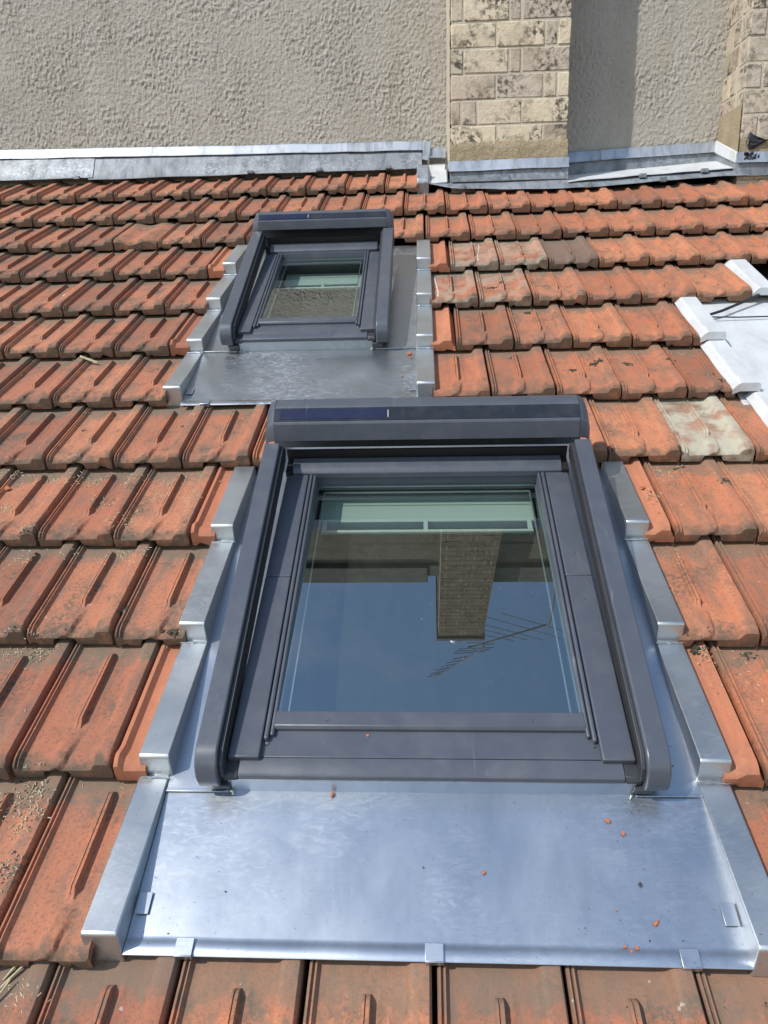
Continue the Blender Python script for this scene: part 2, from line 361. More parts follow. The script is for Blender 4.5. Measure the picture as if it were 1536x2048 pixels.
# ---- the tile
PROF = [(0, .000), (.006, .008), (.014, .0105), (.028, .0105), (.036, .004), (.046, .004), (.054, .0095), (.066, .0105), (.076, .007), (.092, .0008), (.115, .0),
        (.20, .0), (.33, .0005), (.62, .0005), (.72, .001), (.765, .003), (.800, .0150), (.820, .0180), (.88, .0190), (.945, .0180), (.958, .0150), (.966, .005), (.968, -.012)]
def lerp_prof(t):
    for (a, za), (b, zb) in zip(PROF, PROF[1:]):
        if t <= b: return za + (zb - za) * (t - a) / (b - a)
    return PROF[-1][1]
def tile_z(t, y, style=0):
    """height over the pan at t (0..1 across) and y (metres up from the nose)"""
    if style == 1:                                   # smooth wavy tile
        return 0.008 + 0.008 * math.cos((t - 0.04) * 2 * math.pi * 1.5) * (1 - 0.3 * sstep(0.05, 0.3, y)) - (0.02 if t > .967 else 0)
    z = lerp_prof(t)
    # centre rib
    wy = sstep(.098, .112, y) * (1 - sstep(.300, .312, y))
    rib = 0.0
    if .40 < t < .60:
        pts = [(.40, 0), (.425, .0012), (.438, .0095), (.456, .0105), (.462, .0065), (.470, .0125), (.497, .0135), (.508, -.0012), (.54, -.0022), (.556, -.0015), (.566, .0022), (.575, .0022), (.60, .0)]
        for (a, za), (b, zb) in zip(pts, pts[1:]):
            if a <= t <= b: rib = za + (zb - za) * (t - a) / (b - a); break
    z += rib * wy
    # tongue over the notch at the nose
    cl = .50 + .05 * max(0.0, (y - .028) / .06) - .05 * max(0.0, (.012 - y) / .012)
    tong = .0085 * (1 - sstep(.030, .100, y))
    z += .0022 * sstep(.575, .60, t) * (1 - sstep(.70, .74, t)) * sstep(.0, .02, y) * 0.0
    z += tong * sstep(.345, .425, t) * (1 - sstep(cl, cl + .022, t))
    # swelling of the nose
    z += .001 * (1 - sstep(.0, .05, y)) * sstep(.10, .2, t) * (1 - sstep(.70, .80, t))
    return z
TS = [0, .006, .014, .028, .036, .046, .054, .066, .076, .092, .115, .16, .22, .275, .30, .335, .36, .385, .41, .425, .438, .456, .462, .470, .497, .508, .522, .54, .556, .566, .575, .60, .64, .69, .72, .765, .785, .80, .82, .85, .88, .92, .945, .958, .966, .968]
YS = [.0, .0018, .005, .010, .016, .023, .031, .040, .050, .064, .080, .096, .104, .112, .15, .20, .25, .296, .304, .312, .34, .375]
SLOPE = 0.046 / G
BASE = .0322
def tile_mesh(name, a=0.0, b=1.0, style=0, seed=0, half=None):
    rr = random.Random(seed); mb = MB()
    if half is None:
        ts = [t for t in TS if a < t < b]; ts = ([a] if a > 0 else [0]) + [t for t in ts if t > 0] + ([b] if b < 1 else [])
        fz = lambda t, y: tile_z(t, y, style)
    elif half == 'R':    # raised to the right, flat towards the rail
        ts = [a + (b - a) * q for q in (0, .12, .3, .42, .50, .56, .62, .8, .93, .965, .975)]
        fz = lambda t, y: .004 + .0125 * sstep(.42, .58, (t - a) / (b - a) + (0.18 * (1 - sstep(.03, .09, y)) - .09)) * (1.0 if y < .3 else 1.0) - (.03 if (t - a) / (b - a) > .97 else 0)
    else:                # a raised kerb by the joint, then a trough
        ts = [a + (b - a) * q for q in (0, .02, .06, .16, .22, .30, .40, .7, 1.0)]
        fz = lambda t, y: .002 + (.012 * (1 - sstep(.16, .30, (t - a) / (b - a))) + .008 * (1 - sstep(.02, .05, y))) * (sstep(0, .03, (t - a) / (b - a) + .005))
    chips = [(rr.uniform(.05, .95), rr.uniform(.02, .07), rr.uniform(.003, .009)) for _ in range(rr.choice((0, 1, 2, 3)))]
    rows = []
    def front_low(t):
        z = -.0318
        if half is None:
            z += .0180 * sstep(.275, .30, t) * (1 - sstep(.53, .57, t)) if style == 0 else 0
            z += .006 * sstep(.945, .962, t)
        for c, w_, h_ in chips:
            if abs(t - c) < w_: z += h_ * (1 - (abs(t - c) / w_) ** 2)
        return z
    # front face: bottom return, then up the nose
    for f, yy in ((0.0, .016), (0.0, .0015), (.35, .0), (.75, .0)):
        r = []
        for t in ts:
            lo = front_low(t); top = fz(t, 0.0) - .0115
            if t > .967 or (half == 'R' and (t - a) / (b - a) > .97): top = min(top, lo + .001)
            r.append((t * W, yy + .0006 * noise.noise(Vector((t * 30, f * 9, seed))), lo + (top - lo) * f))
        rows.append(r)
    for y in YS:
        r = []
        for t in ts:
            z = fz(t, y)
            if y < .031: z -= .0115 * (1 - y / .031) ** 2.6
            z += .0006 * noise.noise(Vector((t * 14, y * 60, seed * 3.1)))
            if t > .967: z = min(z, -.016)
            r.append((t * W, y, z))
        rows.append(r)
    mb.sheet(rows)
    # left flank so that no edge is paper thin
    n0 = len(ts); L = [r[0] for r in rows[4:]]; R_ = [r[-1] for r in rows[4:]]
    mb.sheet([[(p[0], p[1], p[2] - .018) for p in L], L]); mb.sheet([R_, [(p[0], p[1], p[2] - .018) for p in R_]])
    return mb.mesh(name, sharp=42)
TROT = Matrix.Rotation(-math.atan(SLOPE), 4, 'X')
VARS = [tile_mesh('tile_%d' % i, seed=i * 5 + 1) for i in range(6)]
WAVY = tile_mesh('tile_wavy', style=1, seed=77)
def surf(u, v):
    """height of the tile covering at u, v in the roof frame"""
    r = math.floor(v / G); y = v - r * G; q = u / W - (0 if r % 2 == 0 else .5); t = q - math.floor(q)
    return BASE + tile_z(t, y) - y * SLOPE

for mesh in VARS + [WAVY]: mesh.materials.append(CLAY)
def excl(r):
    """intervals across the row that carry no tiles, with the kind of cut edge"""
    out = []
    if -1 <= r <= 2: out.append((.062, 1.155))
    if r == 3: out.append((.168, 1.052))
    if 4 <= r <= 7: out.append((-.238, .628))
    if r <= 2: out.append((1.66, 9))
    elif r == 3: out.append((1.628, 9))
    elif r in (4, 5): out.append((1.578, 9))
    elif r == 6: out.append((1.86, 9))
    if r == 10: out.append((.58, 9))
    return out
def put_tile(r, j, me, u_base, mat=None, jit=1.0):
    o = bpy.data.objects.new('tile', me); COL.objects.link(o); o.parent = roof
    d = Matrix.Rotation(rnd.uniform(-.006, .006) * jit, 4, 'Z') @ Matrix.Rotation(rnd.uniform(-.010, .010) * jit, 4, 'Y')
    o.matrix_local = Matrix.Translation((u_base + rnd.uniform(-.0016, .0016) * jit, r * G + rnd.uniform(-.0035, .0035) * jit, BASE + rnd.uniform(0, .0028) * jit)) @ TROT @ d
    if mat is not None:
        o.material_slots[0].link = 'OBJECT'; o.material_slots[0].material = mat
    return o
ntile = 0
SPECIAL = {(7, 5.5): CLAY_GREY, (3, 6.5): CLAY_CEM, (7, 3.5): CLAY_PALE, (7, 4.5): CLAY_PALE, (6, 4.0): CLAY_PALE, (6, 3.0): CLAY_PALE, (6, 5.0): CLAY_L, (5, 4.5): CLAY_L}
for r in range(-3, 11):
    par = 0 if r % 2 == 0 else .5
    half_w = 0.62 + 0.42 * (r * G + 0.77)                 # half the width the frame takes in at this row, plus a margin
    lo, hi = 0.55 - half_w - 0.42, 0.66 + half_w + 0.35
    j = math.floor(lo / W) + par
    while j * W < hi:
        u0, u1 = j * W, (j + 1) * W
        pieces = [(0.0, 1.0)]
        for a, b in excl(r):
            ta, tb = (a - u0) / W, (b - u0) / W; nw = []
            for p, q in pieces:
                if tb <= p or ta >= q: nw.append((p, q)); continue
                if ta > p: nw.append((p, ta))
                if tb < q: nw.append((tb, q))
            pieces = nw
        for p, q in pieces:
            if q - p < .12: continue
            ntile += 1
            mat = SPECIAL.get((r, j))
            if mat is None and u0 < .1: mat = CLAY_L
            if (p, q) == (0.0, 1.0):
                if r == 8 and j == -4: put_tile(r, j, WAVY, u0, CLAY_L); continue
                put_tile(r, j, VARS[rnd.randrange(6)], u0, mat)
            else:
                half = None
                if r >= -1 and u0 < 1.4 and r != 3 and (q - p) < .62:
                    if p > 0 and q == 1.0 and u0 > .3: half = 'R'
                    elif q < 1 and p == 0.0 and u0 < .3: half = 'L'
                me = tile_mesh('tile_cut', p, q, seed=int(r * 31 + j * 7) % 97, half=half)
                me.materials.append(CLAY_NEW if half else CLAY)
                put_tile(r, j, me, u0, None if half else mat, 0.5)
        j += 1

# ------------------------------------------------------------------ wall, chimney, pillar
YW, YC = 3.32, 3.01
CX0, CX1 = 0.750, 1.340
wall = Thing('building_wall', 'tall grey roughcast gable wall rising behind the tiled roof', 'wall', (0.0, YW, 1.5), ID)
def stucco_grid(x0, x1, z0, z1, st=0.0042):
    nx, nz = int((x1 - x0) / st), int((z1 - z0) / st); rows = []
    for i in range(nz + 1):
        z = z0 + (z1 - z0) * i / nz; r = []
        for jx in range(nx + 1):
            x = x0 + (x1 - x0) * jx / nx
            wob = noise.noise(Vector((x * 13, 3.1, z * 13))) * 2.2
            n1 = noise.noise(Vector((x * 110 + wob, 0.0, z * 36 + wob * .5)))
            n2 = noise.fractal(Vector((x * 60, 5.0, z * 50)), .75, 2.2, 3)
            n3 = noise.noise(Vector((x * 210, 8.0, z * 170)))
            big = noise.noise(Vector((x * 2.5, 9.0, z * 2.5)))
            zone = sstep(-.25, .30, noise.noise(Vector((x * 3.1, 20, z * 4.2))) + .35 * noise.noise(Vector((x * 11, 2, z * 13))))
            h = (.35 + .65 * zone) * (sstep(.02, .24, n1) * .0026 + .0030 * n2) + .0014 * sstep(.0, .35, n2) + .0030 * n3 + .002 * big
            r.append((x, YW - h, z))
        rows.append(r)
    return MB().sheet(rows)
wall.part('render_face', stucco_grid(-2.75, CX0 + .01, 1.60, 2.68), STUCCO, sharp=180)
wall.part('render_face', stucco_grid(CX1 - .01, 2.23, 1.52, 2.68), STUCCO, sharp=180)
wall.part('render_face', stucco_grid(-1.5, CX0 + .01, 2.68, 4.6, .010), STUCCO, sharp=180)
wall.part('wall_core', MB().box(-6, 7, YW + .012, YW + .4, -9, 6.62), DIMWALL, label='brown upper face of the wall, darkened to dim its reflection')
wall.part('coping', MB().box(-6, .62, YW - .05, YW + .45, 6.62, 7.05).box(1.30, 7, YW - .05, YW + .45, 6.62, 7.05), COPE, 0.01)
wall.part('low_parapet', MB().box(.62, 1.30, YW - .02, YW + .42, 6.62, 6.93), COPE, 0.01)

def brick(name, x0, x1, y0, y1, z0, z1, thing, seed):
    rr = random.Random(seed); j = lambda s=.0022: rr.uniform(-s, s)
    bm_ = bmesh.new(); bmesh.ops.create_cube(bm_, size=1.0)
    for v in bm_.verts:
        v.co = Vector(((x0 if v.co.x < 0 else x1) + j(), (y0 if v.co.y < 0 else y1) + j(.0012), (z0 if v.co.z < 0 else z1) + j(.0018)))
    bmesh.ops.bevel(bm_, geom=bm_.edges[:], offset=rr.uniform(.0025, .005), segments=1, affect='EDGES', profile=.6)
    me = bpy.data.meshes.new(name)
    for v in bm_.verts: v.co -= Vector(thing.org)
    bm_.to_mesh(me); bm_.free(); me.materials.append(BRICK)
    o = bpy.data.objects.new('brick', me); COL.objects.link(o); o.parent = thing.o
    return o
CA = [0, .105, .49, .59, 1]; CB = [0, .385, .785, .895, 1]; CE = [0, .09, .225, .605, 1]
def brick_stack(th, x0, x1, z_base, course, n, first, flip=False):
    """front and flank bricks course by course"""
    j = .009
    for c in range(n):
        z0 = z_base + c * course; z1 = z0 + course - j
        fr = first.get(c, CA if c % 2 else CB)
        if flip: fr = [1 - f for f in fr[::-1]]
        wd = x1 - x0
        for a, b in zip(fr, fr[1:]):
            brick('brick', x0 + a * wd + (0 if a == 0 else j / 2), x0 + b * wd - (0 if b == 1 else j / 2), YC + rnd.uniform(-.0038, -.0006), YC + .105, z0, z1, th, rnd.randrange(10**6))
        cut = YC + (.115 if c % 2 else .20)
        for xa, xb in ((x0, x0 + .1), (x1 - .1, x1)):
            if c % 2 == 0: brick('brick', xa, xb, YC + .114, cut - .004, z0, z1, th, rnd.randrange(10**6))
            brick('brick', xa, xb, max(cut, YC + .114) + .004, YW + .02, z0, z1, th, rnd.randrange(10**6))
COURSE = 0.1165
def upper_bricks(x0, x1, z_base, course, n, start):
    mb = MB(); rr = random.Random(3); j = .010
    for c in range(n):
        z0 = z_base + c * course; fr = CA if (c + start) % 2 else CB; wd = x1 - x0
        for a, b in zip(fr, fr[1:]):
            mb.box(x0 + a * wd + j / 2, x0 + b * wd - j / 2, YC + rr.uniform(-.005, -.002), YC + .1, z0, z0 + course - j)
        mb.box(x0 - .001, x0 + .1, YC + .112, YW + .3, z0, z0 + course - j).box(x1 - .1, x1 + .001, YC + .112, YW + .3, z0, z0 + course - j)
    return mb

chim = Thing('chimney', 'broad tan brick chimney breast standing out from the grey wall', 'chimney', ((CX0 + CX1) / 2, YC, 1.45), ID)
chim.part('mortar_core', MB().box(CX0 + .0035, CX1 - .0035, YC + .0018, YW + .6, 1.40, 8.30), MORTAR)
Z0 = 1.772 - COURSE
brick_stack(chim, CX0, CX1, Z0, COURSE, 9, {0: [0, .395, .79, 1], 1: CE})
chim.part('upper_brickwork', upper_bricks(CX0, CX1, Z0 + 9 * COURSE, COURSE, 49, 1), DIMBRICK, kind='stuff')
chim.part('chimney_cap', MB().box(CX0 - .02, CX1 + .02, YC - .03, YW + .62, 8.24, 8.34), COPE, 0.01)
def rough_patch(x0, x1, z0, z1, yf, seed=0, top=0.03, st=.008):
    nx, nz = int((x1 - x0) / st), int((z1 - z0) / st); rows = []
    for i in range(nz + 1):
        r = []
        for jx in range(nx + 1):
            x = x0 + (x1 - x0) * jx / nx
            zt = z1 + top * noise.noise(Vector((x * 9, seed, 1))) + .4 * top * noise.noise(Vector((x * 40, seed, 4)))
            f = i / nz; z = z0 + (zt - z0) * f
            h = .008 * (1 - sstep(.82, 1.0, f)) + .003 * noise.noise(Vector((x * 90, seed, z * 90))) + .003 * noise.noise(Vector((x * 30, seed, z * 30)))
            r.append((x, yf - h, z))
        rows.append(r)
    rows.append([(p[0], yf + .012, p[2] + .001) for p in rows[-1]])
    return MB().sheet(rows)
chim.part('render_base', rough_patch(CX0 - .004, CX1 + .004, 1.47, 1.695, YC - .001, 2), RENDER, sharp=180)
# strip of render up the left flank
fl = MB()
rows = []
for i in range(90):
    z = 1.52 + i * .0135; w_ = .010 + .006 * noise.noise(Vector((z * 14, 3, 2)))
    rows.append([(CX0 - .004 - .004 * noise.noise(Vector((z * 30, 1, 9))), YC + .02, z), (CX0 - .006, YC + .12, z), (CX0 - .007, YW - .05, z), (CX0 - .008 - w_ * .6, YW - .006, z)])
chim.part('flank_render', fl.sheet(rows), MORTAR, sharp=180)
pot = MB().tube([(1.0, 3.2, 8.33), (1.0, 3.2, 8.62), (1.0, 3.2, 8.64), (1.0, 3.2, 8.80)], [.075, .075, .105, .105], 16)
chim.part('metal_cowl', pot, ZINC)

PX0 = 2.203
pil = Thing('brick_pillar', 'tan brick pillar at the right edge with a sunlit left flank', 'pillar', (PX0 + .3, YC, 1.45), ID)
pil.part('mortar_core', MB().box(PX0 + .0018, 2.95, YC + .0018, YW + .3, 1.40, 2.80), MORTAR)
brick_stack(pil, PX0, 2.957, Z0 + .004, COURSE, 9, {}, True)
pil.part('render_base', rough_patch(PX0 - .004, 2.96, 1.47, 1.68, YC - .001, 6), RENDER, sharp=180)
rows = []
for i in range(24):
    z = 1.58 + i * .0105; rows.append([(PX0 - .006 - .004 * abs(noise.noise(Vector((z * 60, q * 5, 3)))), YC + .0 + q * (YW - YC) / 8, z + .03 * noise.noise(Vector((q, 7, 1))) * (i / 23)) for q in range(9)])
pil.part('flank_render', MB().sheet(rows), RENDER, sharp=180)

# ------------------------------------------------------------------ zinc along the foot of the wall
def strip(x0, x1, zt0, zt1, h, y, th, mat, lip=.010, wob=.003, name='cover_strip', seed=0, n=None):
    n = n or max(3, int((x1 - x0) / .06)); rows = [[], [], [], []]
    for i in range(n + 1):
        f = i / n; x = x0 + (x1 - x0) * f; zt = zt0 + (zt1 - zt0) * f + wob * noise.noise(Vector((x * 5, seed, 0)))
        q = .003 * noise.noise(Vector((x * 6, seed, 8)))
        rows[0].append((x, y - .002, zt)); rows[1].append((x, y - .010 + q, zt - .006)); rows[2].append((x, y - .011 + q, zt - h * .75)); rows[3].append((x, y - .011 - lip + q, zt - h + wob * noise.noise(Vector((x * 4, seed, 3)))))
    mb = MB().sheet(rows[::-1])
    rows2 = [[(p[0], p[1] + .003, p[2]) for p in r] for r in rows]
    mb.sheet(rows2); mb.sheet([rows2[3], rows[3]])
    return th.part(name, mb, mat, sharp=60)
def skirt(pts_top, pts_bot, th, mat, name, t=.003):
    """sheet between two polylines with a little thickness"""
    mb = MB(); mid = [tuple((a + b) / 2 for a, b in zip(p, q)) for p, q in zip(pts_top, pts_bot)]
    mb.sheet([pts_bot, mid, pts_top], t); return th.part(name, mb, mat, sharp=60)

wf = Thing('wall_flashing', 'long weathered zinc flashing along the foot of the left wall', 'flashing', (-.6, YW - .03, 1.65), ID)
zt = lambda x: 1.768 - .0137 * x
for a, b in ((-3.0, -1.712), (-1.716, .194), (.190, .342), (.338, .626)):
    strip(a, b, zt(a) + .002 * (a > 0), zt(b) + .002 * (a > 0), .050, YW - .006 - .003 * (a > .1), wf, ZINC_OLD, seed=a)
for a, b in ((-3.0, -1.235), (-1.26, .60)):
    n = 30; top = []; bot = []
    for i in range(n + 1):
        x = a + (b - a) * i / n
        top.append((x, YW - .012 - (.004 if a < -2 else 0), zt(x) - .045))
        bot.append((x, YW - .085 - .008 * noise.noise(Vector((x * 2.6, 4, 2))), 1.612 + .010 * noise.noise(Vector((x * 2.2, 1, 5))) + (.010 if a < -2 else 0)))
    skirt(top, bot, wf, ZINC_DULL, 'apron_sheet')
for x in (-1.34, -.36, .02, .40):
    wf.part('clip', MB().box(x, x + .035, YW - .102, YW - .086, 1.612, 1.628), ZINC_DULL, .002)

cf = Thing('chimney_flashing', 'weathered zinc flashing wrapped round the foot of the brick chimney', 'flashing', (1.04, YC - .03, 1.49), ID)
strip(CX0 - .012, CX1 + .010, 1.600, 1.606, .052, YC - .010, cf, ZINC_OLD, seed=11)
n = 14
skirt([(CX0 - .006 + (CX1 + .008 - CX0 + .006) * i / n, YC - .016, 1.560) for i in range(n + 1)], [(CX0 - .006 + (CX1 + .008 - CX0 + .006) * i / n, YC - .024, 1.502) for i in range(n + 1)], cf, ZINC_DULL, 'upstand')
edge = [(.642, 2.985, 1.495), (.756, 2.944, 1.468), (1.0, 2.915, 1.451), (1.317, 2.888, 1.442), (1.46, 2.90, 1.447), (1.619, 2.914, 1.456), (1.85, 2.944, 1.472), (2.108, 2.979, 1.488), (2.355, 3.0, 1.500), (3.0, 3.02, 1.51)]
pts = []
for (a, b) in zip(edge, edge[1:]):
    for i in range(6): f = i / 6; pts.append(tuple(p + (q - p) * f for p, q in zip(a, b)))
pts.append(edge[-1])
skirt([(x, y + .10, z + .052) for x, y, z in pts], [(x, y, z + .004 * noise.noise(Vector((x * 7, 2, 2)))) for x, y, z in pts], cf, ZINC_OLD, 'apron_sheet')
cf.part('side_upstand', MB().box(CX0 - .020, CX0 - .016, YC - .02, YW - .05, 1.50, 1.60).box(CX0 - .026, CX0 - .0135, YC - .012, YW - .02, 1.598, 1.604), ZINC_DULL, .001)
cf.part('corner_sheet', MB().hexa([(.636, 2.99, 1.496), (CX0 - .02, 2.99, 1.50), (CX0 - .02, YW - .02, 1.64), (.636, YW - .02, 1.64), (.636, 2.99, 1.500), (CX0 - .02, 2.99, 1.504), (CX0 - .02, YW - .02, 1.644), (.636, YW - .02, 1.644)]), ZINC_PALE)
strip(.632, CX0 - .02, 1.722, 1.720, .055, YW - .030, cf, ZINC_OLD, seed=31, lip=.02)
cf.part('folded_corner', MB().hexa([(.600, YW - .05, 1.66), (.640, YW - .06, 1.65), (.640, YW - .03, 1.65), (.600, YW - .03, 1.66), (.612, YW - .05, 1.76), (.655, YW - .045, 1.75), (.655, YW - .03, 1.75), (.612, YW - .03, 1.76)]), ZINC_OLD, .004)
for x, y, z in ((.79, 2.935, 1.463), (1.42, 2.893, 1.446), (1.80, 2.936, 1.467)):
    cf.part('clip', MB().box(x, x + .03, y - .006, y + .02, z - .006, z + .018), ZINC_DULL, .002)
# rail end that closes the last tile of the top course
re_ = Thing('rail_end', 'short pale zinc rail end beside the chimney foot', 'flashing', (.605, 3.34, .03))
re_.part('rail_cover', MB().prism_x([(3.33, -.02), (3.33, .045), (3.345, .062), (3.44, .068), (3.64, .040), (3.66, -.02)], .574, .636), ZINC_OLD, .005)

rf = Thing('recess_flashing', 'zinc flashing in the recess between chimney and right pillar', 'flashing', (1.77, YW - .03, 1.58), ID)
zr = lambda x: 1.680 + .0356 * (x - 1.398)
strip(CX1 - .005, PX0 + .004, zr(1.34), zr(2.2), .056, YW - .008, rf, ZINC_OLD, seed=41)
n = 16
xs = [CX1 + (PX0 - CX1) * i / n for i in range(n + 1)]
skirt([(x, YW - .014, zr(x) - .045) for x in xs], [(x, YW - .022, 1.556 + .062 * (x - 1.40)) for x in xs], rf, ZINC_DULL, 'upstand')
def re_edge(x):
    for (a, b) in zip(edge, edge[1:]):
        if a[0] <= x <= b[0]:
            f = (x - a[0]) / (b[0] - a[0]); return tuple(p + (q - p) * f for p, q in zip(a, b))
    return edge[-1]
bot = []
for x in xs:
    e = re_edge(x); bot.append((x, e[1] + .045 + .012 * noise.noise(Vector((x * 6, 3, 1))), e[2] + .040 + .010 * noise.noise(Vector((x * 5, 8, 1)))))
skirt([(x, YW - .020, 1.560 + .062 * (x - 1.40)) for x in xs], bot, rf, ZINC_PALE, 'gutter_sheet', .004)
for x in (1.70, 2.02):
    e = re_edge(x); rf.part('clip', MB().box(x, x + .035, e[1] + .028, e[1] + .05, e[2] + .026, e[2] + .046), ZINC_DULL, .002)
sk = MB(); a0, a1 = YW - .012, YC - .012
sk.hexa([(PX0 - .022, a1, 1.549), (PX0 - .008, a1, 1.549), (PX0 - .008, a0, 1.650), (PX0 - .022, a0, 1.650), (PX0 - .020, a1, 1.600), (PX0 - .008, a1, 1.600), (PX0 - .008, a0, 1.712), (PX0 - .020, a0, 1.712)])
rf.part('cover_strip', sk, ZINC_PALE, .003)
rf.part('upstand', MB().hexa([(PX0 - .014, a1, 1.49), (PX0 - .009, a1, 1.49), (PX0 - .009, a0, 1.59), (PX0 - .014, a0, 1.59), (PX0 - .014, a1, 1.552), (PX0 - .009, a1, 1.552), (PX0 - .009, a0, 1.652), (PX0 - .014, a0, 1.652)]), ZINC_OLD)
pf = Thing('pillar_flashing', 'tar stained zinc flashing at the foot of the right pillar', 'flashing', (2.5, YC - .03, 1.5), ID)
strip(PX0 - .014, 2.98, 1.598, 1.594, .052, YC - .010, pf, ZINC_OLD, seed=51)
pf.part('upstand', MB().box(PX0 - .010, 2.97, YC - .018, YC - .012, 1.485, 1.556), ZINC_DULL)
tar = MB(); c0 = Vector((2.255, YC - .0235, 1.588))
for q in range(46):
    rr = random.Random(q); x = c0.x + rr.gauss(0, .017); z = 1.594 - abs(rr.gauss(0, .018)); s_ = rr.uniform(.002, .006)
    if z < 1.552: continue
    tar.disc((0, 0, 0), s_, .001, 7); k = len(tar.v) - 14
    for i in range(k, len(tar.v)): vx, vy, vz = tar.v[i]; tar.v[i] = (x + vx, YC - .0225 - vz, z + vy * 1.3)
pf.part('tar_stain', tar, BLACKP, kind='stuff')

# black scrap of plastic with a cable tail on the pillar foot
sc = Thing('plastic_scrap', 'crumpled black plastic scrap stuck on the right pillar above its flashing', 'scrap', (2.27, YC - .02, 1.625), ID)
rows = []
out = [(2.236, 1.668), (2.246, 1.690), (2.262, 1.676), (2.285, 1.664), (2.312, 1.655), (2.330, 1.650)]
lowr = [(2.238, 1.612), (2.250, 1.610), (2.268, 1.612), (2.286, 1.622), (2.312, 1.640), (2.330, 1.647)]
for i in range(9):
    f = i / 8; rows.append([(a[0] + (b[0] - a[0]) * f, YC - .016 - .007 * math.sin(math.pi * f) + .010 * noise.noise(Vector((a[0] * 120, f * 9, k * 2.3))), a[1] + (b[1] - a[1]) * f) for k, (a, b) in enumerate(zip(lowr, out))])
sc.part('crumpled_sheet', MB().sheet(rows, .002), BLACKP, sharp=25)
sc.part('cable_tail', MB().tube([(2.31, YC - .02, 1.650), (2.36, YC - .018, 1.646), (2.45, YC - .016, 1.652), (2.6, YC - .016, 1.660)], .003), BLACKP)
sc.part('loose_strand', MB().tube([(2.240, YC - .014, 1.672), (2.230, YC - .02, 1.655), (2.226, YC - .016, 1.636)], .002), BLACKP)

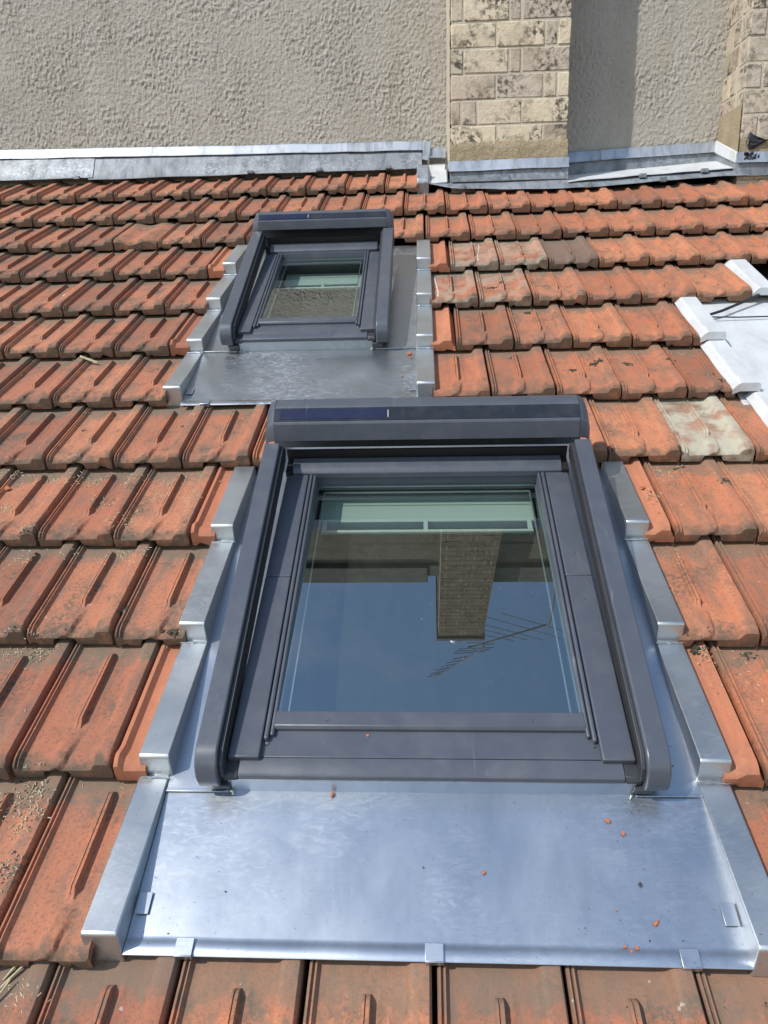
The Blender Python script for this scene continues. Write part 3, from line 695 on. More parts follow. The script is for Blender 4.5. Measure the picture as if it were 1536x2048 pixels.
# ------------------------------------------------------------------ roof windows
T0 = math.radians(3.3)
def tl(y, z): return (y * math.cos(T0) - z * math.sin(T0), y * math.sin(T0) + z * math.cos(T0))
def window(label, uc, v0, hw, ri, L, gx, gy1, zg1, header_y, hs=1.0):
    th = Thing('roof_window', label, 'roof window', (uc, v0, 0.0), group='roof windows with shutter hoods')
    th.o.matrix_world = MR @ Matrix.Translation((uc, v0, .011))
    X = lambda x: uc + x
    def P(poly): return [(v0 + y, z) for y, z in poly]
    # fixed frame under everything
    fr = MB()
    fr.box(X(-ri + .003), X(-gx - .030), v0 + .014, v0 + L, -.07, .036).box(X(gx + .030), X(ri - .003), v0 + .014, v0 + L, -.07, .036)
    fr.box(X(-gx - .03), X(gx + .03), v0 + .014, v0 + .06, -.07, .026)
    fr.box(X(-ri + .003), X(ri - .003), v0 + gy1 + .022, v0 + L + .02, -.07, .05)
    th.part('frame', fr, ALU_D, .002)
    # front fascia and sill plate
    th.part('fascia', MB().prism_x(P([(.006, .033), (.043, .033), (.043, .050), (.012, .049), (.006, .045)]), X(-ri + .028), X(ri - .028)), ALU, .0015)
    for s in (-1, 1):
        a, b = sorted((s * (ri - .027), s * (ri + .002)))
        th.part('fascia_end', MB().prism_x(P([(.005, .030), (.042, .030), (.042, .047), (.012, .046), (.005, .040)]), X(a), X(b)), ALU_D, .0015)
    sill = th.part('sill_plate', MB().prism_x(P([(.0442, .024), (.103, .024), (.103, .0495), (.0442, .0495)]), X(-gx - .034), X(gx + .034)), ALU, .001)
    for s in (-1, 1):
        th.part('screw', MB().disc((X(s * (gx + .010)), v0 + .072, .0495), .0048, .003), STEEL, parent=sill)
    gb = th.part('glazing_bar', MB().prism_x(P([(.101, .030), (.139, .030), (.139, .0615), (.106, .062), (.101, .056)]), X(-gx), X(gx)), ALU, .0015)
    for s in (-1, 1):
        th.part('screw', MB().disc((X(s * gx * .66), v0 + .118, .0618), .0036, .002), STEEL, parent=gb)
    # panes
    z0 = .055
    slope = (zg1 - z0) / (gy1 - .135)
    zz = lambda y: z0 + (y - .135) * slope
    def slab(x0, x1, y0, y1, d, t):
        return MB().hexa([(X(x0), v0 + y0, zz(y0) - d - t), (X(x1), v0 + y0, zz(y0) - d - t), (X(x1), v0 + y1, zz(y1) - d - t), (X(x0), v0 + y1, zz(y1) - d - t),
                          (X(x0), v0 + y0, zz(y0) - d), (X(x1), v0 + y0, zz(y0) - d), (X(x1), v0 + y1, zz(y1) - d), (X(x0), v0 + y1, zz(y1) - d)])
    me_ = MB().sheet([[(X(-gx - .004), v0 + .135, zz(.135)), (X(gx + .004), v0 + .135, zz(.135))], [(X(-gx - .004), v0 + gy1 + .02, zz(gy1 + .02)), (X(gx + .004), v0 + gy1 + .02, zz(gy1 + .02))]])
    pane = th.part('glass_pane', me_, GLASS)
    sp = MB()
    for x0, x1, y0, y1 in ((-gx, -gx + .005, .14, gy1), (gx - .005, gx, .14, gy1), (-gx, gx, gy1 - .006, gy1), (-gx + .018, -gx + .021, .15, gy1 - .02), (gx - .021, gx - .018, .15, gy1 - .02), (-gx + .02, gx - .02, gy1 - .022, gy1 - .019)):
        s_ = slab(x0, x1, y0, y1, .006 if abs(x0) > gx - .01 or y1 == gy1 else .016, .004); sp.add(s_.v, s_.f)
    th.part('spacer', sp, SPACER, parent=pane)
    # inside: sash rails, vent flap, reveal coloured dark for the unlit room
    ins = MB(); y = gy1 - .085
    ins.box(X(-gx + .004), X(gx - .004), v0 + y, v0 + gy1 + .03, -.075, -.045)
    th.part('inner_top_rail', ins, PAINTW, .003)
    vb = th.part('vent_flap', MB().box(X(-gx + .016), X(gx - .016), v0 + y - .052, v0 + y - .042, -.046, -.036), PAINTW, .002)
    for xx in (-gx + .018, -.008, gx - .030):
        th.part('flap_bracket', MB().box(X(xx), X(xx + .012), v0 + y - .041, v0 + y - .001, -.046, -.038), PAINTW, .001, parent=vb)
    lin = MB(); a, b, c, d = X(-gx - .02), X(gx + .02), v0 + .10, v0 + gy1 + .05
    for q in range(4):
        A, B = [((a, c), (b, c)), ((b, c), (b, d)), ((b, d), (a, d)), ((a, d), (a, c))][q]
        lin.add([(A[0], A[1], .02), (B[0], B[1], .02), (B[0], B[1], -1.1), (A[0], A[1], -1.1)], [(0, 1, 2, 3)])
    lin.add([(a, c, -1.1), (b, c, -1.1), (b, d, -1.1), (a, d, -1.1)], [(0, 1, 2, 3)])
    th.part('room_reveal', lin, UNLIT_ROOM)
    # side covers and beads
    mid = .035 + (gy1 - .035) * .545
    for s in (-1, 1):
        def bx(x0, x1, *r):
            a_, b_ = sorted((s * x0, s * x1)); return MB().box(X(a_), X(b_), *r)
        sx0, sx1 = gx + .019, ri - .006
        th.part('side_cover', bx(sx0, sx1, v0 + .036, v0 + mid - .0008, .030, .0625), ALU, .003, seg=3)
        th.part('side_cover', bx(sx0, sx1, v0 + mid + .0008, v0 + gy1 - .01, .030, .0615), ALU, .003, seg=3)
        th.part('screw', MB().disc((X(s * (sx0 + sx1) / 2), v0 + mid - .075, .0625), .003, .0015), ALU, parent=None)
        th.part('screw', MB().disc((X(s * (sx0 + sx1) / 2), v0 + mid + .075, .0615), .003, .0015), ALU, parent=None)
        for x0, x1, ya, zt_ in ((gx + .0075, gx + .0165, .076, .063), (gx - .002, gx + .0060, .086, .0605)):
            th.part('glazing_bead', bx(x0, x1, v0 + ya, v0 + gy1 - .004, .004, zt_), ALU, .0035, seg=3)
        th.part('reveal_strip', bx(gx - .001, gx + .002, v0 + .14, v0 + gy1, -.03, .052), ALU_D)
    th.part('sash_top_bar', MB().prism_x(P([(gy1 - .004, .0), (gy1 + .02, .0), (gy1 + .02, zg1 + .03), (gy1 + .004, zg1 + .03), (gy1 - .004, zg1 + .018)]), X(-gx - .017), X(gx + .017)), ALU, .001)
    # header bar under the hood
    hy = header_y
    hb = [(hy, .050), (hy + .052, .050), (hy + .052, .080), (hy + .046, .083), (hy + .016, .076), (hy + .004, .070), (hy, .066)]
    th.part('header_bar', MB().prism_x(P(hb), X(-ri + .022), X(ri - .022)), ALU, .002, seg=3)
    th.part('shutter_slot_shade', MB().box(X(-ri + .004), X(ri - .004), v0 + hy + .054, v0 + hy + .060, .0, .105).box(X(-ri + .004), X(-ri + .0215), v0 + hy - .002, v0 + hy + .054, .0, .072).box(X(ri - .0215), X(ri - .004), v0 + hy - .002, v0 + hy + .054, .0, .072), RUBBER_SHADE)  # black blocks put in to paint the shade in the gap under the hood
    # shutter rails
    arc = [tl(.045 - .052 * math.sin(a_), .046 + .054 * math.cos(a_)) for a_ in [math.pi / 2 * i / 9 for i in range(10)]]
    prof = [tl(L, .10)] + arc + [tl(-.005, .030), tl(.03, .024), tl(L, .024)]
    for s in (-1, 1):
        a_, b_ = sorted((s * (ri + .004), s * hw))
        rail = th.part('shutter_rail', MB().prism_x(P(prof), X(a_), X(b_)), ALU, .0035, seg=3)
        a_, b_ = sorted((s * (ri - .004), s * (ri + .0035)))
        ch = MB().prism_x(P([tl(L, .088), tl(.040, .088), tl(.014, .075), tl(.004, .05), tl(.02, .040), tl(L, .040)]), X(a_), X(b_))
        th.part('guide_channel', ch, ALU_D, .001, parent=rail)
        a_, b_ = sorted((s * (ri - .0065), s * (ri - .0042)))
        th.part('brush_seal', MB().prism_x(P([tl(L, .080), tl(.05, .080), tl(.03, .066), tl(L, .060)]), X(a_), X(b_)), RUBBER_SHADE, parent=rail)
        a_, b_ = sorted((s * (ri - .012), s * (hw - .022)))
        th.part('rail_bracket', MB().prism_x(P([(.002, .004), (.03, .004), (.03, .028), (-.004, .026)]), X(a_), X(b_)), ALU_D, .002)
    # hood
    hp = lambda y, z: tl(L + y * hs, .102 + (z - .102) * hs if z > .102 else z)
    H = [hp(.136, .0), hp(.136, .115), hp(.124, .150), hp(.100, .166), hp(.070, .1675), hp(.064, .1655), hp(.0245, .1500), hp(.021, .1490), hp(.018, .1455), hp(.003, .1060), hp(.002, .102), hp(.010, .102), hp(.012, .1075), hp(.10, .1075), hp(.10, .0)]
    H = H[::-1]
    hood = th.part('hood', MB().prism_x(P(H), X(-hw + .029), X(hw - .029)), ALU, .0012, sharp=9)
    for s in (-1, 1):
        a_, b_ = sorted((s * (hw - .0185), s * (hw + .001)))
        bot = lambda q: (q[0] if q[1] < .125 else q[0] + .006, .108 + (q[1] - .108) * .70 if q[1] > .108 else q[1])
        inn, out_ = (s * (hw - .0285), s * (hw - .001)); Ha = P(H); Hm = P([(q[0], q[1] + .0006 if q[1] > .1 else q[1]) for q in H]); Hb = P([bot(q) for q in H]); nn = len(H)
        cap = MB(); xm = s * (hw - .012)
        mid_ = [((a_[0] + b_[0]) / 2, a_[1] + (b_[1] - a_[1]) * .28) for a_, b_ in zip(Hm, Hb)]
        vs_ = [(X(inn), y_, z_) for y_, z_ in Hm] + [(X(xm), y_, z_) for y_, z_ in mid_] + [(X(out_), y_, z_) for y_, z_ in Hb]
        fs_ = [(r_ * nn + q, r_ * nn + (q + 1) % nn, (r_ + 1) * nn + (q + 1) % nn, (r_ + 1) * nn + q) for r_ in range(2) for q in range(nn)] + [tuple(range(2 * nn, 3 * nn)), tuple(range(nn))[::-1]]
        if s < 0: fs_ = [f_[::-1] for f_ in fs_]
        cap.add(vs_, fs_)
        th.part('hood_end_cap', cap, ALU, 0.0, parent=hood, sharp=40)
    def on_hood(f0, f1, x0, x1, up, t=.0015):
        A, B = hp(.0245, .1500), hp(.064, .1655)
        nrm = (-(B[1] - A[1]), (B[0] - A[0])); ln = math.hypot(*nrm); nrm = (nrm[0] / ln, nrm[1] / ln)
        q0 = (A[0] + (B[0] - A[0]) * f0, A[1] + (B[1] - A[1]) * f0); q1 = (A[0] + (B[0] - A[0]) * f1, A[1] + (B[1] - A[1]) * f1)
        o = lambda q, d: (q[0] + nrm[0] * d, q[1] + nrm[1] * d)
        return MB().prism_x(P([o(q0, up - t), o(q1, up - t), o(q1, up), o(q0, up)]), X(x0), X(x1))
    wd = hw - .0295
    th.part('black_strip', on_hood(.03, .97, -wd, wd, .0016), BLACKG, parent=hood)
    th.part('solar_panel', on_hood(.16, .86, -wd + .016, -wd + .016 + .70 * wd, .0026), SOLAR, parent=hood)
    th.part('panel_mark', on_hood(.22, .74, -wd + .021 + .70 * wd, -wd + .0222 + .70 * wd, .0026), WHITEM, parent=hood)
    return th
window('large grey roof window in front, its glass mirroring sky and chimney', .607, -.030, .431, .385, .925, .300, .905, .021, .893)
window('small grey roof window higher up, behind the large one', .182, 1.660, .298, .251, .775, .178, .735, .038, .735, .74)

# ------------------------------------------------------------------ new zinc flashing kits round the windows
def flashing(label, rl, rr_, v0, v1, rows_, vtop, uc, hw, ri, amat):
    th = Thing('zinc_flashing', label, 'flashing', (uc, v0, 0.0), group='zinc flashing kits round the windows')
    a, b = rl[1] - .004, rr_[0] + .004
    n = 24; rws = []
    ys = [v0, v0 + .004, v0 + .020, v0 + .023, v0 + .03] + [v0 + .03 + (v1 - v0 - .03) * i / 8 for i in range(1, 9)]
    for i, v in enumerate(ys):
        zb = .010 if i > 2 else (.0118 if i in (1, 2) else .010)
        rws.append([(a + (b - a) * q / n, v, zb + .0016 * noise.noise(Vector((q * .5, v * 7, uc))) * min(1, i / 3) - .004 * max(0, (v - v0) / (v1 - v0) - .3)) for q in range(n + 1)])
    ap = th.part('apron', MB().sheet(rws, .0022), amat, sharp=50)
    for f in (.085, .49, .89):
        x = a + (b - a) * f
        th.part('clip', MB().box(x, x + .030, v0 - .0015, v0 + .026, .0152, .0168).box(x, x + .030, v0 - .0030, v0 - .0012, .004, .0166), ZINC, .0008, parent=ap)
    for x0, x1, sg in ((a + .004, a + .026, 1), (b - .026, b - .004, -1)):
        y0 = v0 + .062
        th.part('clip', MB().hexa([(x0, y0, .013), (x1, y0, .013), (x1, y0 + .036, .012), (x0, y0 + .036, .012), (x0, y0, .0150 if sg > 0 else .0142), (x1, y0, .0142 if sg > 0 else .0150), (x1, y0 + .036, .0142 if sg > 0 else .0150), (x0, y0 + .036, .0150 if sg > 0 else .0142)]), ZINC, .0005, parent=ap)
    # front upstand under the sill
    th.part('front_upstand', MB().box(uc - ri + .008, uc + ri - .008, v1 - .002, v1 + .003, -.004, .046), amat)
    for s in (-1, 1):
        xa, xb = (a, uc - hw + .050) if s < 0 else (uc + hw - .050, b)
        th.part('side_gutter', MB().hexa([(xa, v1 - .004, .004), (xb, v1 - .004, .004), (xb, vtop, -.014), (xa, vtop, -.014), (xa, v1 - .004, .0105), (xb, v1 - .004, .0105), (xb, vtop, -.011), (xa, vtop, -.011)]), amat, .001)
        th.part('seam_fold', MB().box(xa, xb - .005, v1 - .007, v1 - .001, .0106, .0126), amat, .0008)
        xe = uc + s * (ri - .016)
        th.part('solder_corner', MB().tube([(xe, v1 - .012, .0105), (xe + s * .003, v1 - .006, .012), (xe + s * .010, v1 - .003, .010)], [.0012, .0026, .0012], 6), ZINC_RAIL)
    # stepped rails
    for side, (x0, x1) in (('l', rl), ('r', rr_)):
        for q, k in enumerate(rows_):
            va, vb = k * G, (k + 1) * G
            lowe = va + (.018 if q == 0 else .004)
            top = min(vb + .004, vtop)
            dx = rnd.uniform(-.0012, .0012) - .004 * (q == 0) * (1 if side == 'l' else -1)
            zt_ = .058 + rnd.uniform(-.002, .002)
            p = [(lowe - .004, -.016), (lowe - .005, .0), (lowe + .009, zt_ - .004), (lowe + .014, zt_), (va + (vb - va) * .5, zt_ - .022 + rnd.uniform(-.001, .001)), (top, zt_ - .046 * (top - va) / G), (top, -.03)]
            sg = th.part('rail_segment', MB().prism_x(p[::-1], x0 + dx, x1 + dx), ZINC_RAIL, .003, seg=3)
            if q:
                pts_ = [(x0 + dx + (x1 - x0) * i / 10, lowe - .008 - .003 * noise.noise(Vector((i * 1.3, k, 2))), .0150 + .0012 * noise.noise(Vector((i, k, 5)))) for i in range(11)]
                th.part('solder_seam', MB().tube(pts_, [.0015 + .002 * abs(noise.noise(Vector((i * 2.1, k, 7)))) for i in range(11)], 6), ZINC, parent=sg)
    # sheet behind the hood
    th.part('back_sheet', MB().hexa([(a, vtop - .08, -.026), (b, vtop - .08, -.026), (b, vtop + .30, -.040), (a, vtop + .30, -.040), (a, vtop - .08, -.020), (b, vtop - .08, -.020), (b, vtop + .30, -.036), (a, vtop + .30, -.036)]), amat)
    return th
flashing('bright new zinc flashing with stepped rails round the large window', (.050, .110), (1.106, 1.164), -.316, -.024, (-1, 0, 1, 2), .985, .607, .431, .385, ZINC)
flashing('hazy grey zinc flashing with stepped rails round the small window', (-.245, -.187), (.577, .636), 1.318, 1.672, (4, 5, 6, 7), 2.645, .182, .298, .251, ZINC_SMALL)

# ------------------------------------------------------------------ old flashing at the right edge
of = Thing('old_zinc_flashing', 'pale old zinc sheet with stepped rails at the right edge', 'flashing', (1.65, 1.0, 0.0))
rws = []
for i in range(10):
    v = .55 + i * .165; rws.append([(1.60 + q * .09, v, -.008 + .006 * noise.noise(Vector((q * .8, i * .7, 4)))) for q in range(12)])
of.part('valley_sheet', MB().sheet(rws, .003), ZINC_PALE, sharp=60)
for k, x0, x1 in ((2, 1.66, 1.735), (3, 1.628, 1.70), (4, 1.578, 1.648), (5, 1.570, 1.640), (6, 1.852, 1.925)):
    va, vb = k * G - .006, (k + 1) * G + .01; n = 10
    prof_ = lambda f: .040 - .030 * f + .010 * math.exp(-((f - .06) / .06) ** 2)
    rw = []
    for i in range(n + 1):
        f = i / n; v = va + (vb - va) * f; z = prof_(f); w1 = .003 * noise.noise(Vector((f * 5, k, 3)))
        rw.append([(x0 - .012 + w1, v, z - .012), (x0 + .002 + w1, v, z + .006), (x0 + .010, v, z + .011), (x1 - .006, v, z + .011), (x1 + w1, v, z + .004), (x1 + .008 + w1, v, -.006)])
    rw.insert(0, [(p[0], p[1] - .002, p[2] - .026 if 0 < i_ < 5 else p[2] - .014) for i_, p in enumerate(rw[0])])
    of.part('stepped_rail', MB().sheet(rw, .003), ZINC_PALE, sharp=18)
cab = MB().tube([(1.642, 1.86, .012), (1.70, 1.885, .016), (1.78, 1.935, .020), (1.86, 1.985, .026), (1.95, 2.05, .020)], .0052)
single('cable', cab, BLACKP, 'thick black cable lying slanted across the pale zinc sheet', 'cable', (1.642, 1.86, 0))
cab2 = MB().tube([(1.644, 1.855, .008), (1.75, 1.852, .006), (1.88, 1.853, .006), (2.1, 1.862, .006)], .0026)
single('wire', cab2, BLACKP, 'thin black wire running level across the pale zinc sheet', 'cable', (1.644, 1.855, 0))

# ------------------------------------------------------------------ aerial, seen mirrored in the glass
an = Thing('tv_aerial', 'thin roof aerial on a bent mast beside the chimney, mirrored in the glass', 'aerial', (2.16, YW + .1, 7.05), ID)
an.part('mast', MB().tube([(2.13, YW + .1, 6.4), (2.16, 3.3, 7.3), (2.19, 3.2, 7.9), (2.21, 3.2, 8.35)], .022), STEEL)
def boom(A, B, els, name):
    A, B = Vector(A), Vector(B); d = (B - A).normalized(); nrm = Vector((-d.z, 0, d.x))
    bo = an.part(name, MB().tube([A, B], .014, 6), STEEL)
    for f, ln in els:
        p = A + (B - A) * f; an.part('element', MB().tube([p - nrm * ln + Vector((0, .1, 0)), p + nrm * ln], .0065, 5), STEEL, parent=bo)
boom((2.22, 3.2, 8.30), (1.20, 3.2, 9.32), [(.12, .75), (.28, .80), (.44, .72), (.55, .55), (.66, .45), (.9, .2)], 'long_boom')
boom((1.42, 3.2, 9.25), (.70, 3.2, 10.9), [(.05, .22), (.14, .30), (.2, .30), (.26, .26), (.4, .16), (.52, .16), (.64, .15), (.76, .15), (.88, .14), (.98, .12)], 'short_boom')

# ------------------------------------------------------------------ debris
def chip_mesh(mb, u, v, s, seed, h=.35, base=None, flat=1.0):
    rr = random.Random(seed); k = rr.choice((5, 6, 7)); a0 = rr.uniform(0, 6.28)
    z = (surf(u, v) if base is None else base) - .0005
    el = rr.uniform(.5, 1.0)
    ring = []
    for i in range(k):
        a_ = a0 + 2 * math.pi * i / k; r_ = s * rr.uniform(.65, 1.1)
        ring.append((math.cos(a_) * r_, math.sin(a_) * r_ * el))
    ca, sa = math.cos(a0), math.sin(a0); ring = [(x * ca - y * sa, x * sa + y * ca) for x, y in ring]
    lo = [(u + x, v + y, z) for x, y in ring]; hi = [(u + x * .72 + rr.uniform(-.1, .1) * s, v + y * .72, z + s * h * rr.uniform(.6, 1.1)) for x, y in ring]
    mb.add(lo + hi, [(i, (i + 1) % k, k + (i + 1) % k, k + i) for i in range(k)] + [tuple(range(k, 2 * k))])
    return mb
AP = .0125
def chips(lst, label, group, mat, name='tile_chip', cat='chip'):
    for i, (u, v, s, base) in enumerate(lst):
        single(name, chip_mesh(MB(), u, v, s, int(u * 997 + v * 131), base=base), mat, label if isinstance(label, str) else label[i], cat, (u, v, (surf(u, v) if base is None else base)), group=group)
# (chips on the large apron; u, v, half size)
chips([(.425, -.034, .0062, AP), (.928, -.078, .0062, AP), (.951, -.101, .0058, AP), (.975, -.251, .0072, AP)],
      ['lone rust red tile chip just below the sill of the large window', 'orange tile chip on the large apron, nearest the right end of the sill', 'orange tile chip right below the topmost right one on the large apron', 'largest orange tile chip on the large apron, low near its right corner'], 'tile chips on the large apron', CHIPM)
chips([(.917, -.288, .0042, AP), (.936, -.289, .0042, AP), (.926, -.294, .0035, AP), (.700, -.175, .004, AP)], 'tiny orange tile crumb lying low on the bright zinc apron', 'tile crumbs on the large apron', CHIPM, 'tile_crumb', 'crumb')
chips([(.962, -.190, .006, AP)], ['dark brown pebble on the right half of the large apron'], None, GRITM, 'pebble', 'pebble')
chips([(.553, 1.625, .010, AP), (.560, 1.600, .006, AP), (.53, 1.475, .006, AP)], ['curled orange chip on the right side of the small hazy apron', 'small orange chip beside the curled one on the small apron', 'small orange chip near the right rail of the small apron'], 'tile chips on the small apron', CHIPM)
chips([(.49, .062, .0045, .062)], ['orange tile chip resting on the sill of the large window'], None, CHIPM)
def inv_list(lst): return lst
chips([(-.185, .20, .012, None)], ['broken pile of orange clay on the tile left of the large rail'], None, CHIPM)
chips([(-.62, .78, .013, None), (-.60, .90, .012, None), (-.25, 1.78, .010, None), (-.98, 1.13, .010, None), (-.90, 1.22, .012, None), (.70, 1.55, .012, None), (1.19, .86, .010, None), (1.20, .73, .007, None), (-.35, 2.20, .010, None), (-.30, 2.16, .009, None)],
      ['leftmost large orange clay flake, beside a rib left of the big window', 'orange clay flake just above the leftmost flake', 'orange clay flake left of the lowest small window rail', 'upper of two orange flakes at the far left edge', 'orange clay flake at the left edge, two courses below the small apron', 'curled orange flake on a tile just right of the small apron', 'orange flake on the clean half tile right of the big hood', 'small orange flake lower down on the clean half tile right of the hood', 'left one of two orange flakes left of the small window', 'right one of two orange flakes left of the small window'], 'clay flakes on the tiles', CHIPM, 'clay_flake', 'flake')
single('dead_leaf', chip_mesh(MB(), -.86, 2.13, .016, 5, .15), STRAWM, 'pale curled dead leaf on the tiles left of the small window', 'leaf', (-.86, 2.13, 0))
single('cigarette_end', MB().tube([(-.63, 1.635, surf(-.63, 1.635) + .012), (-.565, 1.615, surf(-.565, 1.615) + .012)], .0045), STRAWM, 'pale cigarette end lying on the tiles left of the small flashing', 'cigarette', (-.6, 1.62, 0))

def clump(mb, u, v, s, n, seed, hgt=.5):
    rr = random.Random(seed)
    for _ in range(n):
        a_ = rr.uniform(0, 6.28); r_ = s * abs(rr.gauss(0, .5)); uu, vv = u + math.cos(a_) * r_, v + math.sin(a_) * r_ * .7
        chip_mesh(mb, uu, vv, rr.uniform(.0018, .0068), rr.randrange(9999), hgt)
    return mb
ms = MB()
for i, (u, v, s, n) in enumerate([(.905, 1.60, .022, 40), (1.18, 1.535, .020, 36), (1.29, 1.535, .018, 26), (1.10, 1.49, .015, 20), (1.42, 1.53, .018, 30), (1.545, 1.38, .012, 14), (.875, 2.13, .020, 30), (.92, 2.16, .018, 24), (1.0, 1.95, .018, 20),
                                  (-.47, 1.185, .014, 20), (-.105, .405, .012, 26), (.03, .345, .016, 22), (1.19, .322, .018, 26), (-.155, 1.20, .012, 12), (-.93, 1.06, .016, 18), (1.05, .985, .02, 20), (1.32, .975, .02, 20), (1.42, .88, .014, 20), (1.30, .31, .02, 16)]):
    clump(ms, u, v, s * 1.3, int(n * 1.8), i)
for r in range(-2, 10):                                     # dirt that gathers just below each nose
    for _ in range(60):
        u = rnd.uniform(-1.4, 2.0); v = (r + 1) * G - abs(rnd.gauss(0.004, .022))
        if any(a - .01 < u < b + .01 for a, b in excl(r)) : continue
        chip_mesh(ms, u, v, rnd.uniform(.001, .0032), rnd.randrange(99999), .4)
single('moss', ms, MOSS, 'dark dry moss and dirt lying in clumps on the tiles', 'moss', (0, 0, 0), kind='stuff')
st = MB(); gr = MB(); cr = MB()
for i in range(2600):
    zone = rnd.random()
    if zone < .75: r = rnd.choice((-3, -2, -1, 0, 1, 2, 2, 3, 3, 3, 4)); u = rnd.uniform(-.9, .05)
    else: r = rnd.choice((0, 1, 2, 3, 4, 5)); u = rnd.uniform(1.16, 1.6)
    v = (r + 1) * G - abs(rnd.gauss(0, .075)) - .004
    if noise.noise(Vector((u * 9, v * 9, 3))) < -.02: continue
    if any(a - .01 < u < b + .01 for a, b in excl(math.floor(v / G))): continue
    k = rnd.random()
    if k < .55: 
        a_ = rnd.uniform(0, 3.14); ln = rnd.uniform(.002, .009); z = surf(u, v) + .001
        st.tube([(u, v, z), (u + math.cos(a_) * ln, v + math.sin(a_) * ln, z + .0006)], rnd.uniform(.0006, .0012), 4)
    elif k < .8: chip_mesh(cr, u, v, rnd.uniform(.0012, .0036), i, .5)
    else: chip_mesh(gr, u, v, rnd.uniform(.001, .0028), i, .5)
for ci, (cu, cv, n_) in enumerate([(-0.614, 0.972, 90), (-0.489, 0.950, 90), (-0.352, 0.945, 90), (-0.187, 0.640, 90), (-0.136, 0.635, 90), (-0.445, 0.610, 90), (-0.276, 0.318, 90), (-0.346, 0.318, 90), (-0.164, -0.012, 90), (-0.184, -0.056, 90), (-0.143, -0.086, 90), (-0.117, 0.849, 90), (-0.045, -0.374, 90), (-0.403, 0.925, 90), (-0.112, 0.935, 90), (-0.283, 0.830, 90), (-0.195, 0.725, 90), (-0.033, 0.827, 90), (-0.441, 0.669, 90), (-0.145, -0.197, 90), (1.273, 0.955, 40), (1.205, 0.310, 40), (1.203, 0.809, 40), (-0.310, 0.620, 90), (-0.230, 0.940, 90), (-0.560, 0.800, 90)]):
    for q in range(n_):                                     # litter caught in the troughs
        u = cu + rnd.gauss(0, .020); v = cv + rnd.gauss(0, .016) + (u - cu) * .15
        if any(a - .012 < u < b + .012 for a, b in excl(math.floor(v / G))): continue
        kk = rnd.random()
        if kk < .5:
            a_ = rnd.uniform(0, 3.14); ln = rnd.uniform(.002, .008); z = surf(u, v) + .001
            st.tube([(u, v, z), (u + math.cos(a_) * ln, v + math.sin(a_) * ln, z + .0006)], rnd.uniform(.0006, .0013), 4)
        else: chip_mesh(gr, u, v, rnd.uniform(.0012, .0034), ci * 100 + q, .5)
for i in range(700):                                        # crumbs everywhere on the slope
    r = rnd.randint(-3, 9); u = rnd.uniform(-1.5, 2.0); v = r * G + rnd.uniform(.03, .32)
    if any(a - .01 < u < b + .01 for a, b in excl(r)): continue
    chip_mesh(cr if rnd.random() < .5 else gr, u, v, rnd.uniform(.001, .0028), i + 5000, .5)
for i in range(26):                                         # grit and crumbs on the zinc
    u = rnd.choice((rnd.gauss(.96, .06), rnd.gauss(.15, .02), rnd.uniform(.15, 1.08))); v = rnd.uniform(-.30, -.04)
    if .12 < u < 1.09: chip_mesh(gr if rnd.random() < .7 else cr, u, v, rnd.uniform(.0008, .002), i + 900, .5, AP)
for i in range(90):
    v = rnd.choice((rnd.gauss(.30, .05), rnd.gauss(.20, .05), rnd.uniform(.0, .5), rnd.gauss(.14, .03))); u = 1.062 + rnd.gauss(0, .010) - .006
    if 1.043 < u < 1.10: chip_mesh(gr, u, v, rnd.uniform(.001, .0038), i + 1900, .4, .0095 - v * .021)
single('straw_bits', st, STRAWM, 'pale straw bits strewn over the tiles below each nose', 'straw', (0, 0, 0), kind='stuff')
single('grit', gr, GRITM, 'dark grit scattered on tiles and zinc', 'grit', (0, 0, 0), kind='stuff')
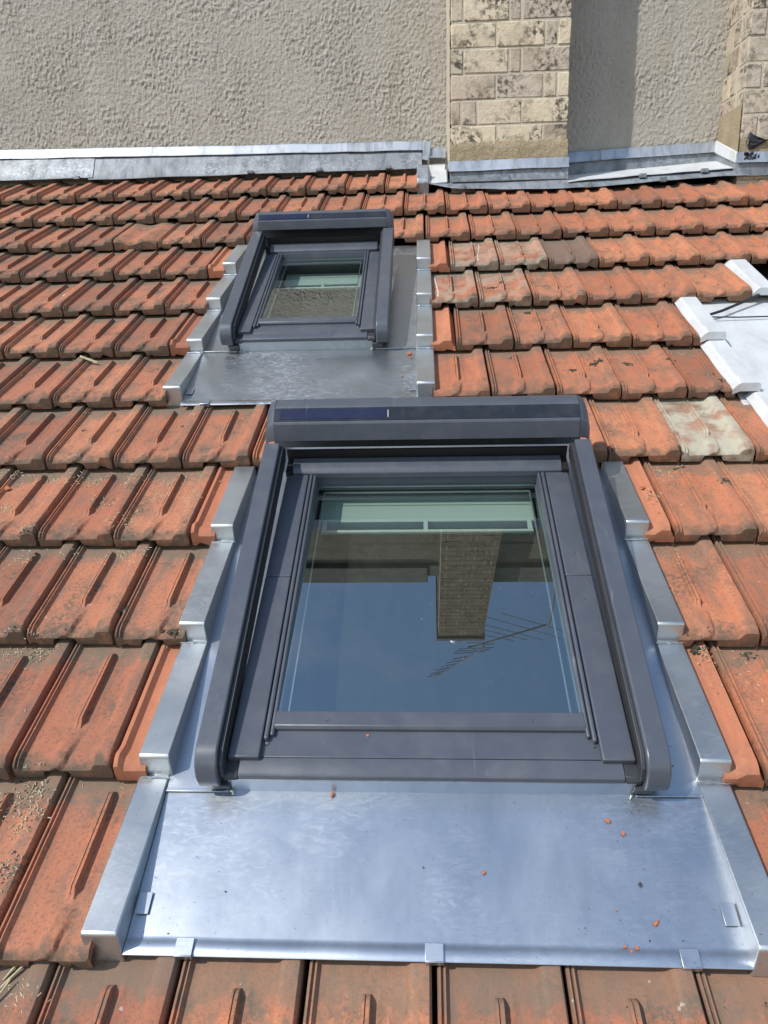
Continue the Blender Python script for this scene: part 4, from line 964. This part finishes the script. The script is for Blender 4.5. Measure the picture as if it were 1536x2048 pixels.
single('clay_crumbs', cr, CHIPM, 'small orange clay crumbs scattered on the tiles', 'crumbs', (0, 0, 0), kind='stuff')
# straw stalks in the lower left corner
for i, (u, v, a_, ln) in enumerate([(-.085, -.352, 1.0, .05), (-.078, -.358, .95, .045), (-.092, -.375, .9, .06), (-.088, -.40, 1.15, .05), (-.10, -.43, 1.2, .055), (-.105, .05 - .06, 1.5, .035)]):
    z = surf(u, v) + .003
    p = [(u, v, z), (u + math.cos(a_) * ln * .5, v + math.sin(a_) * ln * .5, z + .003), (u + math.cos(a_) * ln, v + math.sin(a_) * ln, z + .004)]
    single('straw_stalk', MB().tube(p, [.0018, .0022, .0014], 5), STRAWM, ['uppermost of the dry straw stalks at the lower left edge', 'second dry straw stalk from the top at the lower left edge', 'longest dry straw stalk at the lower left edge', 'dry straw stalk below the longest one at the lower left', 'lowest dry straw stalk at the lower left edge', 'single upright straw stalk higher up at the left edge'][i], 'straw', (u, v, z), group='straw stalks at the lower left')
def drip(pts, label):
    mb = MB(); P = []
    for i in range(25):
        f = i / 24; q = f * (len(pts) - 1); k = min(int(q), len(pts) - 2); g_ = q - k
        u = pts[k][0] + (pts[k + 1][0] - pts[k][0]) * g_ + .002 * noise.noise(Vector((f * 9, 1, 1))); v = pts[k][1] + (pts[k + 1][1] - pts[k][1]) * g_
        P.append((u, v, surf(u, v) + .0003))
    mb.tube(P, [.0028 + .0018 * noise.noise(Vector((i * .8, 2, 2))) for i in range(25)], 6)
    single('lime_drip', mb, LIMEM, label, 'lime drip', (pts[0][0], pts[0][1], 0), group='white lime drips right of the small window')
drip([(.650, 2.28), (.655, 2.20), (.662, 2.10), (.660, 2.03)], 'white lime drip on the tile hugging the right rail of the small window')
drip([(.852, 2.62), (.848, 2.55), (.838, 2.45), (.832, 2.36)], 'white lime drip on a tile a little right of the small rail')
li = MB(); clump(li, -.70, 1.005, .012, 60, 8, .25); 
single('lichen_patch', li, LICHM, 'pale grey lichen patch on the nose of a left tile', 'lichen', (-.70, 1.005, 0))
print('tiles', ntile)
